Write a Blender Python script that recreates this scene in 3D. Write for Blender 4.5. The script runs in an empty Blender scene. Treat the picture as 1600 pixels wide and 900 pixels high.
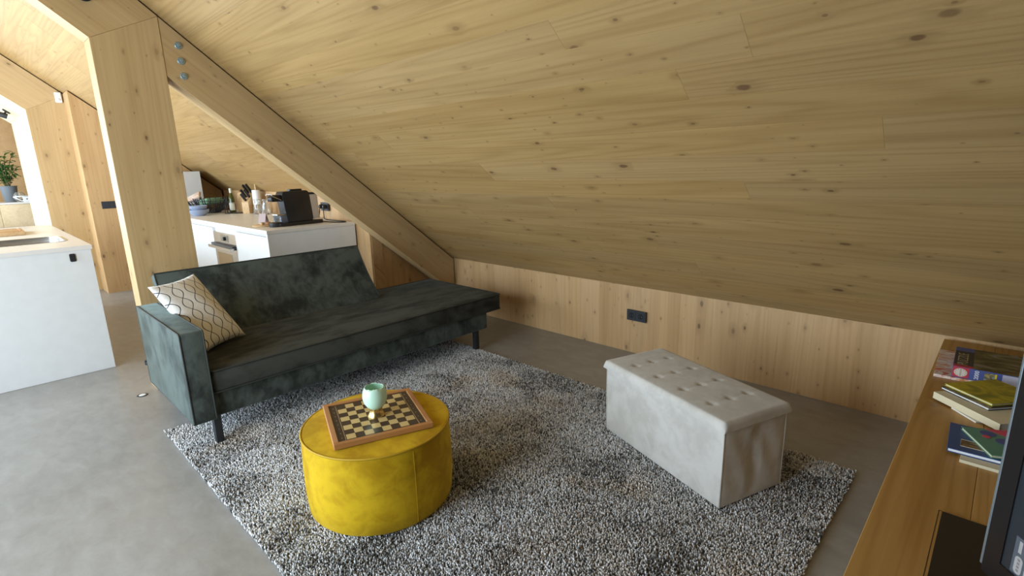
import bpy, bmesh, math, random
import numpy as np
from mathutils import Matrix, Vector

random.seed(7)
rng = np.random.default_rng(7)
SC = bpy.context.scene
COL = SC.collection
PI = math.pi

# ------------------------------------------------------------------ camera, world, light, exposure
cam_d = bpy.data.cameras.new('camera')
cam_d.sensor_width = 36.0
cam_d.lens = 812.29 / 1600 * 36
cam_d.clip_start = 0.02
cam = bpy.data.objects.new('camera', cam_d)
COL.objects.link(cam)
_R = ((0.72352882, 0.68983906, -0.02506226), (-0.14082653, 0.18305247, 0.97296438), (-0.67577654, 0.70043834, -0.22959138))
cam.matrix_world = Matrix(((_R[0][0], _R[1][0], -_R[2][0], 0.0), (_R[0][1], _R[1][1], -_R[2][1], 0.0),
                           (_R[0][2], _R[1][2], -_R[2][2], 1.40), (0, 0, 0, 1)))
SC.camera = cam

world = bpy.data.worlds.new('sky')
SC.world = world
world.use_nodes = True
world.node_tree.nodes['Background'].inputs[0].default_value = (0.72, 0.86, 1.0, 1)
world.node_tree.nodes['Background'].inputs[1].default_value = 1.2

WINDOWS = [(-3.05, -1.05, 0.10, 2.15, 128), (-7.7, -4.2, 0.10, 2.15, 330), (-12.0, -8.9, 0.10, 2.15, 180)]   # x0, x1, z0, z1, watts
YB = -1.55
for i, (x0, x1, z0, z1, pw) in enumerate(WINDOWS):
    l = bpy.data.lights.new('window_daylight', 'AREA')
    l.shape = 'RECTANGLE'
    l.size = x1 - x0
    l.size_y = z1 - z0
    l.energy = pw
    l.color = (0.72, 0.87, 1.0)
    lo = bpy.data.objects.new('window_daylight', l)
    lo.location = ((x0 + x1) / 2, YB - 0.04, (z0 + z1) / 2)
    lo.rotation_euler = (PI / 2, 0, 0)         # emits towards +y
    COL.objects.link(lo)

SC.view_settings.view_transform = 'Standard'
SC.view_settings.look = 'None'
SC.view_settings.gamma = 1.0
SC.view_settings.use_curve_mapping = False
SC.view_settings.exposure = -0.08

# ------------------------------------------------------------------ helpers
_mw = {}

def tag(o, label=None, cat=None, group=None, kind=None):
    if label: o['label'] = label
    if cat: o['category'] = cat
    if group: o['group'] = group
    if kind: o['kind'] = kind
    return o

def thing(name, label, cat, loc=(0, 0, 0), rotz=0.0, group=None, matrix=None, kind=None):
    o = bpy.data.objects.new(name, None)
    COL.objects.link(o)
    o.empty_display_size = 0.05
    m = matrix if matrix is not None else Matrix.Translation(loc) @ Matrix.Rotation(rotz, 4, 'Z')
    o.matrix_world = m
    _mw[o] = m.copy()
    return tag(o, label, cat, group, kind)

def finish(o, parent, matrix):
    """matrix: placement of the mesh; in the parent's frame."""
    COL.objects.link(o)
    m = matrix if matrix is not None else Matrix.Identity(4)
    if parent is not None:
        o.parent = parent
        o.matrix_parent_inverse = Matrix.Identity(4)
        o.matrix_basis = m
        _mw[o] = _mw[parent] @ m
    else:
        o.matrix_basis = m
        _mw[o] = m.copy()
    return o

def obj(name, bm, mat, parent=None, matrix=None, smooth=None, world=False):
    me = bpy.data.meshes.new(name)
    bmesh.ops.recalc_face_normals(bm, faces=bm.faces[:])
    bm.to_mesh(me)
    bm.free()
    if mat is not None: me.materials.append(mat)
    if smooth:
        for p in me.polygons: p.use_smooth = True
        if smooth is not True:
            me.set_sharp_from_angle(angle=math.radians(smooth))
    o = bpy.data.objects.new(name, me)
    if world and parent is not None:
        matrix = _mw[parent].inverted() @ (matrix if matrix is not None else Matrix.Identity(4))
    return finish(o, parent, matrix)

def inst(name, me, parent=None, matrix=None, world=False):
    o = bpy.data.objects.new(name, me)
    if world and parent is not None: matrix = _mw[parent].inverted() @ matrix
    return finish(o, parent, matrix)

def T(x, y, z): return Matrix.Translation((x, y, z))
def RX(a): return Matrix.Rotation(a, 4, 'X')
def RY(a): return Matrix.Rotation(a, 4, 'Y')
def RZ(a): return Matrix.Rotation(a, 4, 'Z')

def axes(o, x, y, z):
    return Matrix(((x[0], y[0], z[0], o[0]), (x[1], y[1], z[1], o[1]), (x[2], y[2], z[2], o[2]), (0, 0, 0, 1)))

def box(lo, hi, bev=0.0, seg=2, bm=None):
    b = bmesh.new()
    v = [b.verts.new((x, y, z)) for x in (lo[0], hi[0]) for y in (lo[1], hi[1]) for z in (lo[2], hi[2])]
    for f in ((0, 1, 3, 2), (4, 6, 7, 5), (0, 4, 5, 1), (2, 3, 7, 6), (0, 2, 6, 4), (1, 5, 7, 3)):
        b.faces.new([v[i] for i in f])
    if bev > 0:
        bmesh.ops.bevel(b, geom=b.edges[:], offset=bev, segments=seg, affect='EDGES', profile=0.5)
    if bm is None: return b
    return merge(bm, b)

def merge(bm, b, M=None):
    if M is not None: bmesh.ops.transform(b, matrix=M, verts=b.verts[:])
    me = bpy.data.meshes.new('tmp')
    b.to_mesh(me); b.free()
    bm.from_mesh(me)
    bpy.data.meshes.remove(me)
    return bm

def prism(poly, h0, h1, bm=None, bev=0.0):
    """polygon in XY extruded along Z"""
    b = bm if bm is not None else bmesh.new()
    lo = [b.verts.new((x, y, h0)) for x, y in poly]
    hi = [b.verts.new((x, y, h1)) for x, y in poly]
    b.faces.new(lo[::-1]); b.faces.new(hi)
    n = len(poly)
    for i in range(n): b.faces.new((lo[i], lo[(i + 1) % n], hi[(i + 1) % n], hi[i]))
    if bev > 0: bmesh.ops.bevel(b, geom=b.edges[:], offset=bev, segments=2, affect='EDGES', profile=0.5)
    return b

def lathe(prof, n=32, bm=None, cap=True):
    b = bm if bm is not None else bmesh.new()
    rings = []
    for r, z in prof:
        if r < 1e-6: rings.append([b.verts.new((0, 0, z))])
        else: rings.append([b.verts.new((r * math.cos(2 * PI * k / n), r * math.sin(2 * PI * k / n), z)) for k in range(n)])
    for a, c in zip(rings, rings[1:]):
        for k in range(n):
            k2 = (k + 1) % n
            if len(a) == 1 and len(c) == 1: continue
            if len(a) == 1: b.faces.new((a[0], c[k], c[k2]))
            elif len(c) == 1: b.faces.new((a[k], a[k2], c[0]))
            else: b.faces.new((a[k], a[k2], c[k2], c[k]))
    if cap:
        if len(rings[0]) > 1: b.faces.new(rings[0][::-1])
        if len(rings[-1]) > 1: b.faces.new(rings[-1])
    return b

def tube(pts, r, n=8, closed=False, bm=None):
    b = bm if bm is not None else bmesh.new()
    P = [Vector(p) for p in pts]
    m = len(P)
    rings = []
    up = None
    for i in range(m):
        if closed: t = P[(i + 1) % m] - P[i - 1]
        else: t = P[min(i + 1, m - 1)] - P[max(i - 1, 0)]
        t.normalize()
        if up is None:
            up = Vector((0, 0, 1)) if abs(t.z) < 0.9 else Vector((1, 0, 0))
        s = t.cross(up)
        if s.length < 1e-5: s = t.cross(Vector((0.3, 1, 0.2)))
        s.normalize()
        up = s.cross(t).normalized()
        rings.append([b.verts.new(P[i] + (s * math.cos(2 * PI * k / n) + up * math.sin(2 * PI * k / n)) * r) for k in range(n)])
    rng_ = range(m if closed else m - 1)
    for i in rng_:
        a, c = rings[i], rings[(i + 1) % m]
        for k in range(n): b.faces.new((a[k], a[(k + 1) % n], c[(k + 1) % n], c[k]))
    if not closed:
        b.faces.new(rings[0][::-1]); b.faces.new(rings[-1])
    return b

def smoothpath(pts, sub=8):
    P = [Vector(p) for p in pts]
    out = []
    for i in range(len(P) - 1):
        p0 = P[max(i - 1, 0)]; p1 = P[i]; p2 = P[i + 1]; p3 = P[min(i + 2, len(P) - 1)]
        for k in range(sub):
            t = k / sub
            out.append(0.5 * ((2 * p1) + (p2 - p0) * t + (2 * p0 - 5 * p1 + 4 * p2 - p3) * t * t + (3 * p1 - p0 - 3 * p2 + p3) * t ** 3))
    out.append(P[-1])
    return out

def roundrect(x0, y0, x1, y1, r, n=5):
    out = []
    for cx, cy, a0 in ((x1 - r, y1 - r, 0), (x0 + r, y1 - r, 90), (x0 + r, y0 + r, 180), (x1 - r, y0 + r, 270)):
        for k in range(n + 1):
            a = math.radians(a0 + 90 * k / n)
            out.append((cx + r * math.cos(a), cy + r * math.sin(a)))
    return out

# ------------------------------------------------------------------ materials
def newmat(name):
    m = bpy.data.materials.new(name)
    m.use_nodes = True
    nt = m.node_tree
    b = nt.nodes['Principled BSDF']
    return m, nt, b

class N:
    def __init__(s, nt): s.nt = nt
    def node(s, t, **kw):
        n = s.nt.nodes.new(t)
        for k, v in kw.items(): setattr(n, k, v)
        return n
    def put(s, sock, v):
        if isinstance(v, bpy.types.NodeSocket): s.nt.links.new(v, sock)
        else: sock.default_value = v
    def math(s, op, a, b=0.0, c=0.0, clamp=False):
        n = s.node('ShaderNodeMath', operation=op, use_clamp=clamp)
        s.put(n.inputs[0], a); s.put(n.inputs[1], b); s.put(n.inputs[2], c)
        return n.outputs[0]
    def vmath(s, op, a, b=(0, 0, 0)):
        n = s.node('ShaderNodeVectorMath', operation=op)
        s.put(n.inputs[0], a); s.put(n.inputs[1], b)
        return n.outputs[0]
    def noise(s, v, scale=5, detail=2, rough=0.5, dist=0.0):
        n = s.node('ShaderNodeTexNoise')
        s.put(n.inputs['Vector'], v)
        n.inputs['Scale'].default_value = scale; n.inputs['Detail'].default_value = detail
        n.inputs['Roughness'].default_value = rough; n.inputs['Distortion'].default_value = dist
        return n.outputs['Fac']
    def maprange(s, v, a, b, c=0.0, d=1.0, smooth=True):
        n = s.node('ShaderNodeMapRange', interpolation_type='SMOOTHSTEP' if smooth else 'LINEAR')
        for i, q in enumerate((v, a, b, c, d)): s.put(n.inputs[i], q)
        return n.outputs[0]
    def mix(s, f, a, b, mode='MIX'):
        n = s.node('ShaderNodeMix', data_type='RGBA', blend_type=mode)
        s.put(n.inputs[0], f)
        s.put(n.inputs[6], a if isinstance(a, bpy.types.NodeSocket) else (*a, 1)); s.put(n.inputs[7], b if isinstance(b, bpy.types.NodeSocket) else (*b, 1))
        return n.outputs[2]
    def ramp(s, f, stops, interp='LINEAR'):
        n = s.node('ShaderNodeValToRGB')
        n.color_ramp.interpolation = interp
        e = n.color_ramp.elements
        while len(e) < len(stops): e.new(0.5)
        for i, (p, c) in enumerate(stops): e[i].position = p; e[i].color = (*c, 1)
        s.put(n.inputs[0], f)
        return n.outputs[0]
    def bump(s, h, strength=0.2, dist=0.01):
        n = s.node('ShaderNodeBump')
        n.inputs['Strength'].default_value = strength; n.inputs['Distance'].default_value = dist
        s.put(n.inputs['Height'], h)
        return n.outputs[0]
    def coord(s, which='Object'): return s.node('ShaderNodeTexCoord').outputs[which]
    def rand(s): return s.node('ShaderNodeObjectInfo').outputs['Random']
    def sep(s, v):
        n = s.node('ShaderNodeSeparateXYZ'); s.put(n.inputs[0], v); return n.outputs
    def comb(s, x, y, z):
        n = s.node('ShaderNodeCombineXYZ')
        for i, q in enumerate((x, y, z)): s.put(n.inputs[i], q)
        return n.outputs[0]

def plain(name, col, rough=0.5, metal=0.0, **kw):
    m, nt, b = newmat(name)
    g = N(nt)
    f = g.noise(g.coord(), 14, 2)
    c = g.mix(g.maprange(f, 0.3, 0.7), tuple(x * 0.985 for x in col), tuple(min(1, x * 1.015) for x in col))
    nt.links.new(c, b.inputs['Base Color'])
    b.inputs['Roughness'].default_value = rough
    b.inputs['Metallic'].default_value = metal
    for k, v in kw.items(): b.inputs[k].default_value = v
    return m

def wood(name, light, dark, knots=0.55, kscale=(2.6, 6.0), knotsize=0.13, var=0.14, rough=0.5, ring=0.5, knotcol=(0.13, 0.065, 0.028), marks=0.0):
    """softwood with the grain along local X"""
    m, nt, b = newmat(name)
    g = N(nt)
    r = g.rand()
    p = g.vmath('ADD', g.coord(), g.comb(g.math('MULTIPLY', r, 61.3), g.math('MULTIPLY', r, 23.7), g.math('MULTIPLY', r, 9.1)))
    # knots
    px, py, pz = g.sep(p)
    def knotfield(sx, sy, thr, size, off):
        vor = g.node('ShaderNodeTexVoronoi', voronoi_dimensions='2D', feature='F1')
        wob = g.noise(p, 30, 1)
        kv = g.comb(g.math('MULTIPLY', g.math('ADD', px, off), sx), g.math('MULTIPLY_ADD', wob, 0.06, g.math('MULTIPLY', g.math('ADD', py, g.math('MULTIPLY', pz, 0.9)), sy)), 0.0)
        g.put(vor.inputs['Vector'], kv)
        vor.inputs['Scale'].default_value = 1.0
        cr, cg, cb = g.sep(vor.outputs['Color'])
        on = g.math('LESS_THAN', cr, thr)
        rad = g.math('MULTIPLY', size, g.math('MULTIPLY_ADD', g.math('MULTIPLY', cg, cg), 1.0, 0.35))
        d = g.math('DIVIDE', vor.outputs['Distance'], rad)
        return g.math('MULTIPLY', g.math('MULTIPLY', on, g.math('MULTIPLY_ADD', cb, 0.75, 0.25)), g.maprange(d, 1.0, 0.5)), g.math('MULTIPLY', on, g.maprange(d, 3.2, 0.9)), cb
    k, halo, kb = knotfield(kscale[0], kscale[1], knots, knotsize, 0.0)
    k2, halo2, kb2 = knotfield(kscale[0] * 1.9, kscale[1] * 1.7, knots * 0.8, knotsize * 0.62, 7.7)
    k = g.math('MAXIMUM', k, k2); halo = g.math('MAXIMUM', halo, halo2)
    # growth rings flowing round the knots
    warp = g.noise(g.vmath('MULTIPLY', p, (0.20, 5.2, 5.2)), 1.0, 1.5, 0.4)
    ph = g.math('MULTIPLY_ADD', halo, 0.35, g.math('MULTIPLY', warp, 17.0))
    rings = g.math('MULTIPLY_ADD', g.math('SINE', g.math('MULTIPLY', ph, 2 * PI)), 0.5, 0.5)
    rings = g.math('POWER', rings, 2.5)
    fine = g.noise(g.vmath('MULTIPLY', p, (2.0, 90.0, 90.0)), 1.0, 3, 0.6)
    broad = g.noise(g.vmath('MULTIPLY', p, (0.7, 7.0, 7.0)), 1.0, 2)
    f = g.math('ADD', g.math('MULTIPLY', rings, ring * 0.55), g.math('ADD', g.math('MULTIPLY', g.maprange(fine, 0.35, 0.75), 0.28), g.math('MULTIPLY', g.maprange(broad, 0.35, 0.7), 0.42)), clamp=True)
    c = g.mix(f, light, dark)
    c = g.mix(g.math('MULTIPLY', halo, 0.35), c, tuple(x * 0.72 for x in dark))
    c = g.mix(g.math('MULTIPLY', k, 0.86), c, knotcol)
    v = g.math('MULTIPLY_ADD', g.math('SUBTRACT', g.math('FRACT', g.math('MULTIPLY', r, 17.31)), 0.5), var * 2, 1.0)
    hsv = g.node('ShaderNodeHueSaturation')
    g.put(hsv.inputs['Color'], c); g.put(hsv.inputs['Value'], v)
    g.put(hsv.inputs['Saturation'], g.math('MULTIPLY_ADD', g.math('FRACT', g.math('MULTIPLY', r, 41.7)), 0.05, 0.975))
    nt.links.new(hsv.outputs[0], b.inputs['Base Color'])
    b.inputs['Roughness'].default_value = rough
    nt.links.new(g.bump(g.math('ADD', f, g.math('MULTIPLY', k, 0.8)), 0.22, 0.002), b.inputs['Normal'])
    return m

def velvet(name, dark, light, sheen, scale=3.0, tint=(0.8, 0.9, 0.9), stretch=(1, 1, 1), amount=1.0, rough=0.75):
    m, nt, b = newmat(name)
    g = N(nt)
    p = g.vmath('MULTIPLY', g.coord(), stretch)
    a = g.noise(p, scale, 4, 0.55, 0.8)
    c2 = g.noise(p, scale * 4.2, 3, 0.6, 0.5)
    f = g.math('MULTIPLY_ADD', c2, 0.45, g.math('MULTIPLY', a, 0.75))
    f = g.math('MULTIPLY', g.maprange(f, 0.45, 0.74), amount)
    c = g.mix(f, dark, light)
    nt.links.new(c, b.inputs['Base Color'])
    b.inputs['Roughness'].default_value = rough
    b.inputs['Specular IOR Level'].default_value = 0.15
    b.inputs['Sheen Weight'].default_value = sheen
    b.inputs['Sheen Roughness'].default_value = 0.4
    b.inputs['Sheen Tint'].default_value = (*tint, 1)
    h = g.noise(g.coord(), 400, 1)
    nt.links.new(g.bump(g.math('ADD', h, g.math('MULTIPLY', f, 1.0)), 0.12, 0.002), b.inputs['Normal'])
    return m

M = {}
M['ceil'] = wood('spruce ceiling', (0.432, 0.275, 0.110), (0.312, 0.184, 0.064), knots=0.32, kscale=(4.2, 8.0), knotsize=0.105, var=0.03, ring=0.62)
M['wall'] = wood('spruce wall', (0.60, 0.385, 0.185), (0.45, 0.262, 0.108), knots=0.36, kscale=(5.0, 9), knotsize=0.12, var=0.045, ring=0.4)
M['beam'] = wood('glulam', (0.56, 0.385, 0.19), (0.43, 0.275, 0.12), knots=0.33, kscale=(4.5, 9.0), knotsize=0.11, var=0.03, ring=0.4)
M['pale'] = wood('pale spruce lining', (0.80, 0.64, 0.42), (0.66, 0.49, 0.28), knots=0.25, kscale=(3, 6), knotsize=0.09, var=0.05)
M['bench'] = wood('oiled pine', (0.50, 0.285, 0.085), (0.36, 0.182, 0.042), knots=0.35, kscale=(3.0, 5.5), knotsize=0.12, var=0.04, ring=0.7)
M['lightwood'] = wood('light beech', (0.66, 0.46, 0.25), (0.52, 0.33, 0.15), knots=0.0, var=0.05)
M['frame'] = wood('chestnut frame', (0.50, 0.24, 0.09), (0.36, 0.155, 0.05), knots=0.0, var=0.05)

def concrete():
    m, nt, b = newmat('polished concrete')
    g = N(nt)
    p = g.coord()
    a = g.noise(p, 1.1, 5, 0.6, 0.4)
    c = g.noise(g.vmath('MULTIPLY', p, (1.0, 1.8, 1.0)), 8.0, 5, 0.58, 0.5)
    d = g.noise(p, 60, 3)
    f = g.math('ADD', g.math('MULTIPLY', a, 0.5), g.math('ADD', g.math('MULTIPLY', c, 0.42), g.math('MULTIPLY', d, 0.10)))
    col = g.ramp(f, [(0.34, (0.225, 0.214, 0.198)), (0.5, (0.280, 0.270, 0.253)), (0.66, (0.335, 0.327, 0.314))])
    nt.links.new(col, b.inputs['Base Color'])
    nt.links.new(g.maprange(a, 0.3, 0.7, 0.30, 0.38), b.inputs['Roughness'])
    nt.links.new(g.bump(c, 0.05, 0.004), b.inputs['Normal'])
    return m
M['concrete'] = concrete()

M['sofa'] = velvet('dark green velvet', (0.026, 0.031, 0.028), (0.092, 0.110, 0.099), 0.35, 4.0, (0.66, 0.84, 0.80), stretch=(1, 1, .7))
M['seat'] = velvet('brushed and shaded green velvet', (0.020, 0.021, 0.0175), (0.105, 0.110, 0.098), 0.06, 2.2, (0.62, 0.75, 0.7), stretch=(2.0, 0.7, 1), amount=0.6)  # darker, browner copy of the sofa velvet with the top's shade in its colour
M['yellow'] = velvet('mustard velvet', (0.42, 0.235, 0.004), (0.63, 0.40, 0.012), 0.25, 4.0, (1.0, 0.85, 0.25))
M['beige'] = velvet('light grey beige velvet', (0.50, 0.475, 0.43), (0.60, 0.575, 0.53), 0.25, 5.0, (0.95, 0.97, 1.0))
M['piping_green'] = plain('green piping', (0.028, 0.034, 0.030), 0.6)
M['piping_yellow'] = plain('yellow piping', (0.50, 0.30, 0.007), 0.6)
M['black'] = plain('black plastic', (0.012, 0.013, 0.016), 0.42)
M['blackmetal'] = plain('black metal', (0.014, 0.016, 0.019), 0.4)
M['socket'] = plain('anthracite socket', (0.022, 0.024, 0.030), 0.5)
M['hole'] = plain('socket hole', (0.004, 0.004, 0.005), 0.7)
M['white'] = plain('white laminate', (0.80, 0.82, 0.83), 0.38)
M['worktop'] = plain('white worktop', (0.80, 0.78, 0.75), 0.35)
M['greywhite'] = plain('pale grey lacquer', (0.62, 0.62, 0.62), 0.4)
M['steel'] = plain('brushed steel', (0.58, 0.57, 0.55), 0.22, 1.0)
M['silver'] = plain('silver trim', (0.42, 0.50, 0.56), 0.3, 0.8)
M['bluezinc'] = plain('zinc bolt', (0.33, 0.45, 0.52), 0.35, 0.7)
M['gold'] = plain('gold metal', (0.78, 0.58, 0.25), 0.25, 1.0)
M['mint'] = plain('mint ceramic', (0.62, 0.88, 0.70), 0.2)
M['bluebowl'] = plain('blue grey ceramic', (0.30, 0.36, 0.50), 0.3)
M['pot'] = plain('grey pot', (0.16, 0.18, 0.20), 0.6)
M['leaf'] = plain('leaf green', (0.055, 0.17, 0.035), 0.45)
M['stem'] = plain('plant stem', (0.10, 0.09, 0.03), 0.7)
M['soil'] = plain('potting soil', (0.03, 0.02, 0.012), 0.9)
M['paper'] = plain('paper', (0.80, 0.77, 0.68), 0.7)
M['cream'] = plain('cream cover', (0.70, 0.62, 0.42), 0.55)
M['whiteplastic'] = plain('white plastic', (0.82, 0.83, 0.84), 0.4)
M['teal'] = plain('teal card', (0.16, 0.60, 0.55), 0.6)
M['tvback'] = plain('blue grey screen', (0.022, 0.027, 0.034), 0.3)
M['tvbody'] = plain('dark bezel', (0.010, 0.008, 0.008), 0.35)
M['sticker'] = plain('sticker grey', (0.085, 0.095, 0.115), 0.5)
M['pill'] = plain('sticker pill', (0.38, 0.36, 0.355), 0.5)
M['pilltext'] = plain('sticker print', (0.20, 0.19, 0.19), 0.5)
M['chessdark'] = plain('dark veneer', (0.055, 0.036, 0.025), 0.3)
M['chesslight'] = plain('light veneer', (0.62, 0.46, 0.20), 0.3)
M['inlay'] = plain('inlay line', (0.55, 0.42, 0.22), 0.4)
M['red'] = plain('red print', (0.45, 0.03, 0.045), 0.5)
M['bluep'] = plain('blue print', (0.07, 0.09, 0.26), 0.45)
M['deepblue'] = plain('deep blue cover', (0.035, 0.075, 0.22), 0.45)
M['greencloth'] = plain('green cloth', (0.16, 0.30, 0.19), 0.8)
M['peach'] = plain('peach print cloth', (0.78, 0.62, 0.50), 0.8)
M['oil'] = plain('olive bottle', (0.06, 0.07, 0.012), 0.12)
M['label'] = plain('cream label', (0.70, 0.72, 0.62), 0.6)
M['mauve'] = plain('mauve card', (0.46, 0.36, 0.36), 0.6)
M['darkgreen'] = velvet('mottled green fabric', (0.012, 0.03, 0.012), (0.10, 0.16, 0.07), 0.2, 14)

def glass(name, col, alpha_rough=0.02):
    m, nt, b = newmat(name)
    g = N(nt)
    nt.links.new(g.mix(g.noise(g.coord(), 9), tuple(x * .97 for x in col), col), b.inputs['Base Color'])
    b.inputs['Transmission Weight'].default_value = 0.92
    b.inputs['Roughness'].default_value = alpha_rough
    b.inputs['IOR'].default_value = 1.45
    return m
M['glass'] = glass('clear glass', (0.95, 0.97, 0.97))
M['blueglass'] = glass('blue tinted glass', (0.62, 0.76, 0.95))

def art(name, stops, scale=9.0, rough=0.4, stretch=(1, 1, 1), dist=1.2):
    m, nt, b = newmat(name)
    g = N(nt)
    f = g.noise(g.vmath('MULTIPLY', g.coord(), stretch), scale, 4, 0.6, dist)
    nt.links.new(g.ramp(g.maprange(f, 0.28, 0.72, smooth=False), stops), b.inputs['Base Color'])
    b.inputs['Roughness'].default_value = rough
    return m
M['art_yellow'] = art('yellow green cover', [(0, (0.10, 0.14, 0.02)), (0.32, (0.28, 0.24, 0.02)), (0.55, (0.50, 0.40, 0.02)), (0.74, (0.33, 0.34, 0.03)), (0.9, (0.30, 0.10, 0.05))], 8)
M['art_dark'] = art('dark photo cover', [(0, (0.02, 0.018, 0.015)), (0.5, (0.08, 0.06, 0.04)), (0.75, (0.30, 0.22, 0.14)), (1, (0.03, 0.03, 0.03))], 12)
M['art_mag'] = art('colourful magazine', [(0, (0.10, 0.20, 0.08)), (0.25, (0.62, 0.22, 0.08)), (0.45, (0.75, 0.70, 0.62)), (0.6, (0.55, 0.10, 0.05)), (0.8, (0.70, 0.35, 0.18)), (1, (0.12, 0.14, 0.10))], 10)
M['art_scene'] = art('landscape print', [(0, (0.02, 0.018, 0.01)), (0.35, (0.07, 0.055, 0.02)), (0.55, (0.16, 0.13, 0.04)), (0.8, (0.22, 0.20, 0.20)), (1, (0.10, 0.10, 0.16))], 7, stretch=(1, 2, 1))
M['art_sky'] = art('pale sky print', [(0, (0.16, 0.20, 0.42)), (0.45, (0.50, 0.47, 0.55)), (1, (0.55, 0.50, 0.52))], 7)
M['art_brown'] = art('brown photo strip', [(0, (0.015, 0.01, 0.008)), (0.5, (0.13, 0.07, 0.03)), (0.8, (0.42, 0.28, 0.12)), (1, (0.03, 0.02, 0.02))], 24, stretch=(1, 3, 1))
M['art_thumb'] = art('thumbnail print', [(0, (0.05, 0.08, 0.20)), (0.4, (0.30, 0.32, 0.25)), (0.7, (0.10, 0.07, 0.03)), (1, (0.6, 0.5, 0.2))], 40)
M['pinkp'] = plain('pink print', (0.60, 0.07, 0.13), 0.4)
M['greenp'] = plain('green print', (0.10, 0.26, 0.19), 0.4)
M['yellowp'] = plain('yellow print', (0.75, 0.55, 0.04), 0.4)
M['goldtext'] = plain('gold lettering', (0.36, 0.28, 0.15), 0.5)
M['darkprint'] = plain('dark print', (0.035, 0.032, 0.030), 0.5)

# ------------------------------------------------------------------ room shell
W = 3.284                       # knee wall plane
KZ = 0.504                      # knee wall height
SL = 0.818                      # roof slope
RY_ = -0.20                     # ridge
XL, XR = -12.6, 0.62
W2 = 2.47                       # kitchen splashback wall
def ceilz(y): return KZ + SL * (W - y)
ANG = math.atan(SL)
CA, SA = math.cos(ANG), math.sin(ANG)

fl = tag(obj('floor', box((XL - .2, YB - .3, -0.12), (XR + .2, W + .3, 0)), M['concrete']), 'grey polished concrete floor', None, None, 'structure')

def boards(parent, mat, origin, xdir, ydir, length, width, wmin, wmax, lmin, lmax, thick=0.012, gap=0.0012, seed=1, biggap=99.0):
    """boards with the grain along xdir, stacked along ydir; normal = x cross y points into the room"""
    r = random.Random(seed)
    xd, yd = Vector(xdir).normalized(), Vector(ydir).normalized()
    nd = xd.cross(yd)
    y = 0.0
    while y < width - 1e-4:
        w = r.uniform(wmin, wmax)
        if width - (y + w) < wmin * 0.8: w = width - y
        x = 0.0
        first = True
        while x < length - 1e-4:
            L = r.uniform(lmin, lmax)
            if first: L *= r.uniform(0.3, 1.0); first = False
            if length - (x + L) < lmin * 0.4: L = length - x
            g = gap if y < biggap else gap * 2.2
            b = box((-L / 2 + g / 2, -w / 2 + g, 0), (L / 2 - g / 2, w / 2 - g, thick + r.uniform(-0.0004, 0.0004)))
            o = Vector(origin) + xd * (x + L / 2) + yd * (y + w / 2)
            obj('board', b, mat, parent, axes(o, xd, yd, nd), world=True)
            x += L
        y += w

# sloping ceiling: slab plus board lining
TB = 0.012
sl_len = (W - RY_) / CA
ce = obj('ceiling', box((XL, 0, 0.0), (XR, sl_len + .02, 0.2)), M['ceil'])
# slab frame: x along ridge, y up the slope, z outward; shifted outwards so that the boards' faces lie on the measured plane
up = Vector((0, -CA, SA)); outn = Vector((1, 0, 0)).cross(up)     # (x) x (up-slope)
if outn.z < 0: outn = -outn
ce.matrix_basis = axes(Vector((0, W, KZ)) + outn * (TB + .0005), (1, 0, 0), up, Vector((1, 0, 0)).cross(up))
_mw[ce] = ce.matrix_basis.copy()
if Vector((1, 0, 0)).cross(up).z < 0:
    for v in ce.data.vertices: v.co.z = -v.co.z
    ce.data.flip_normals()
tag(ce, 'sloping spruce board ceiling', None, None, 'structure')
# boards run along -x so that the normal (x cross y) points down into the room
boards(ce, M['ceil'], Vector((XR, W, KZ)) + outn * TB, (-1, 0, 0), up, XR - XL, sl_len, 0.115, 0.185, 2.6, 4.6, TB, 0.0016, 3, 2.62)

# opposite slope, window wall, gables (behind the camera)
yb_h = ceilz(RY_) - SL * (RY_ - YB)
b = bmesh.new()
prism([(YB - .2, yb_h - .2 * SL), (RY_, ceilz(RY_)), (RY_, ceilz(RY_) + .25), (YB - .2, yb_h + .25 - .2 * SL)], XL, XR, b)
o = obj('ceiling_back', b, M['ceil'], None, axes((0, 0, 0), (0, 1, 0), (0, 0, 1), (1, 0, 0)))
tag(o, 'opposite sloping spruce ceiling behind the camera', None, None, 'structure')

wb = bmesh.new()
edges = [XL] + [q for w_ in sorted(WINDOWS) for q in (w_[0], w_[1])] + [XR]
for i in range(0, len(edges), 2):
    box((edges[i], YB - .2, 0), (edges[i + 1], YB, yb_h), 0, 2, wb)
for (x0, x1, z0, z1, pw) in WINDOWS:
    box((x0, YB - .2, 0), (x1, YB, z0), 0, 2, wb)
    if z1 < yb_h: box((x0, YB - .2, z1), (x1, YB, yb_h), 0, 2, wb)
tag(obj('wall_back', wb, M['wall']), 'window wall behind the camera', None, None, 'structure')
for i, (x0, x1, z0, z1, pw) in enumerate(sorted(WINDOWS)):
    fb = bmesh.new()
    n = 3
    for k in range(n + 1):
        xx = x0 + (x1 - x0 - .05) * k / n
        box((xx, YB - .15, z0), (xx + .05, YB - .08, z1), 0, 2, fb)
    box((x0, YB - .15, z0), (x1, YB - .08, z0 + .05), 0, 2, fb)
    box((x0, YB - .15, z1 - .05), (x1, YB - .08, z1), 0, 2, fb)
    tag(obj('window_%d' % (i + 1), fb, M['black']), 'black framed window in the wall behind the camera', None, None, 'structure')

gz = ceilz(RY_) + .1
tag(obj('wall_gable', box((XR, YB - .2, 0), (XR + .15, W + .1, gz)), plain('bounce cutting dark wall', (0.06, 0.06, 0.065), 0.8)), 'gable wall behind the television', None, None, 'structure')  # unseen wall, its dark colour invented to cut bounced light
wl = tag(obj('wall_left', box((XL - .15, YB - .2, 0), (XL, W + .1, gz)), M['wall'], None, None), 'far end timber wall', None, None, 'structure')

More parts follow.
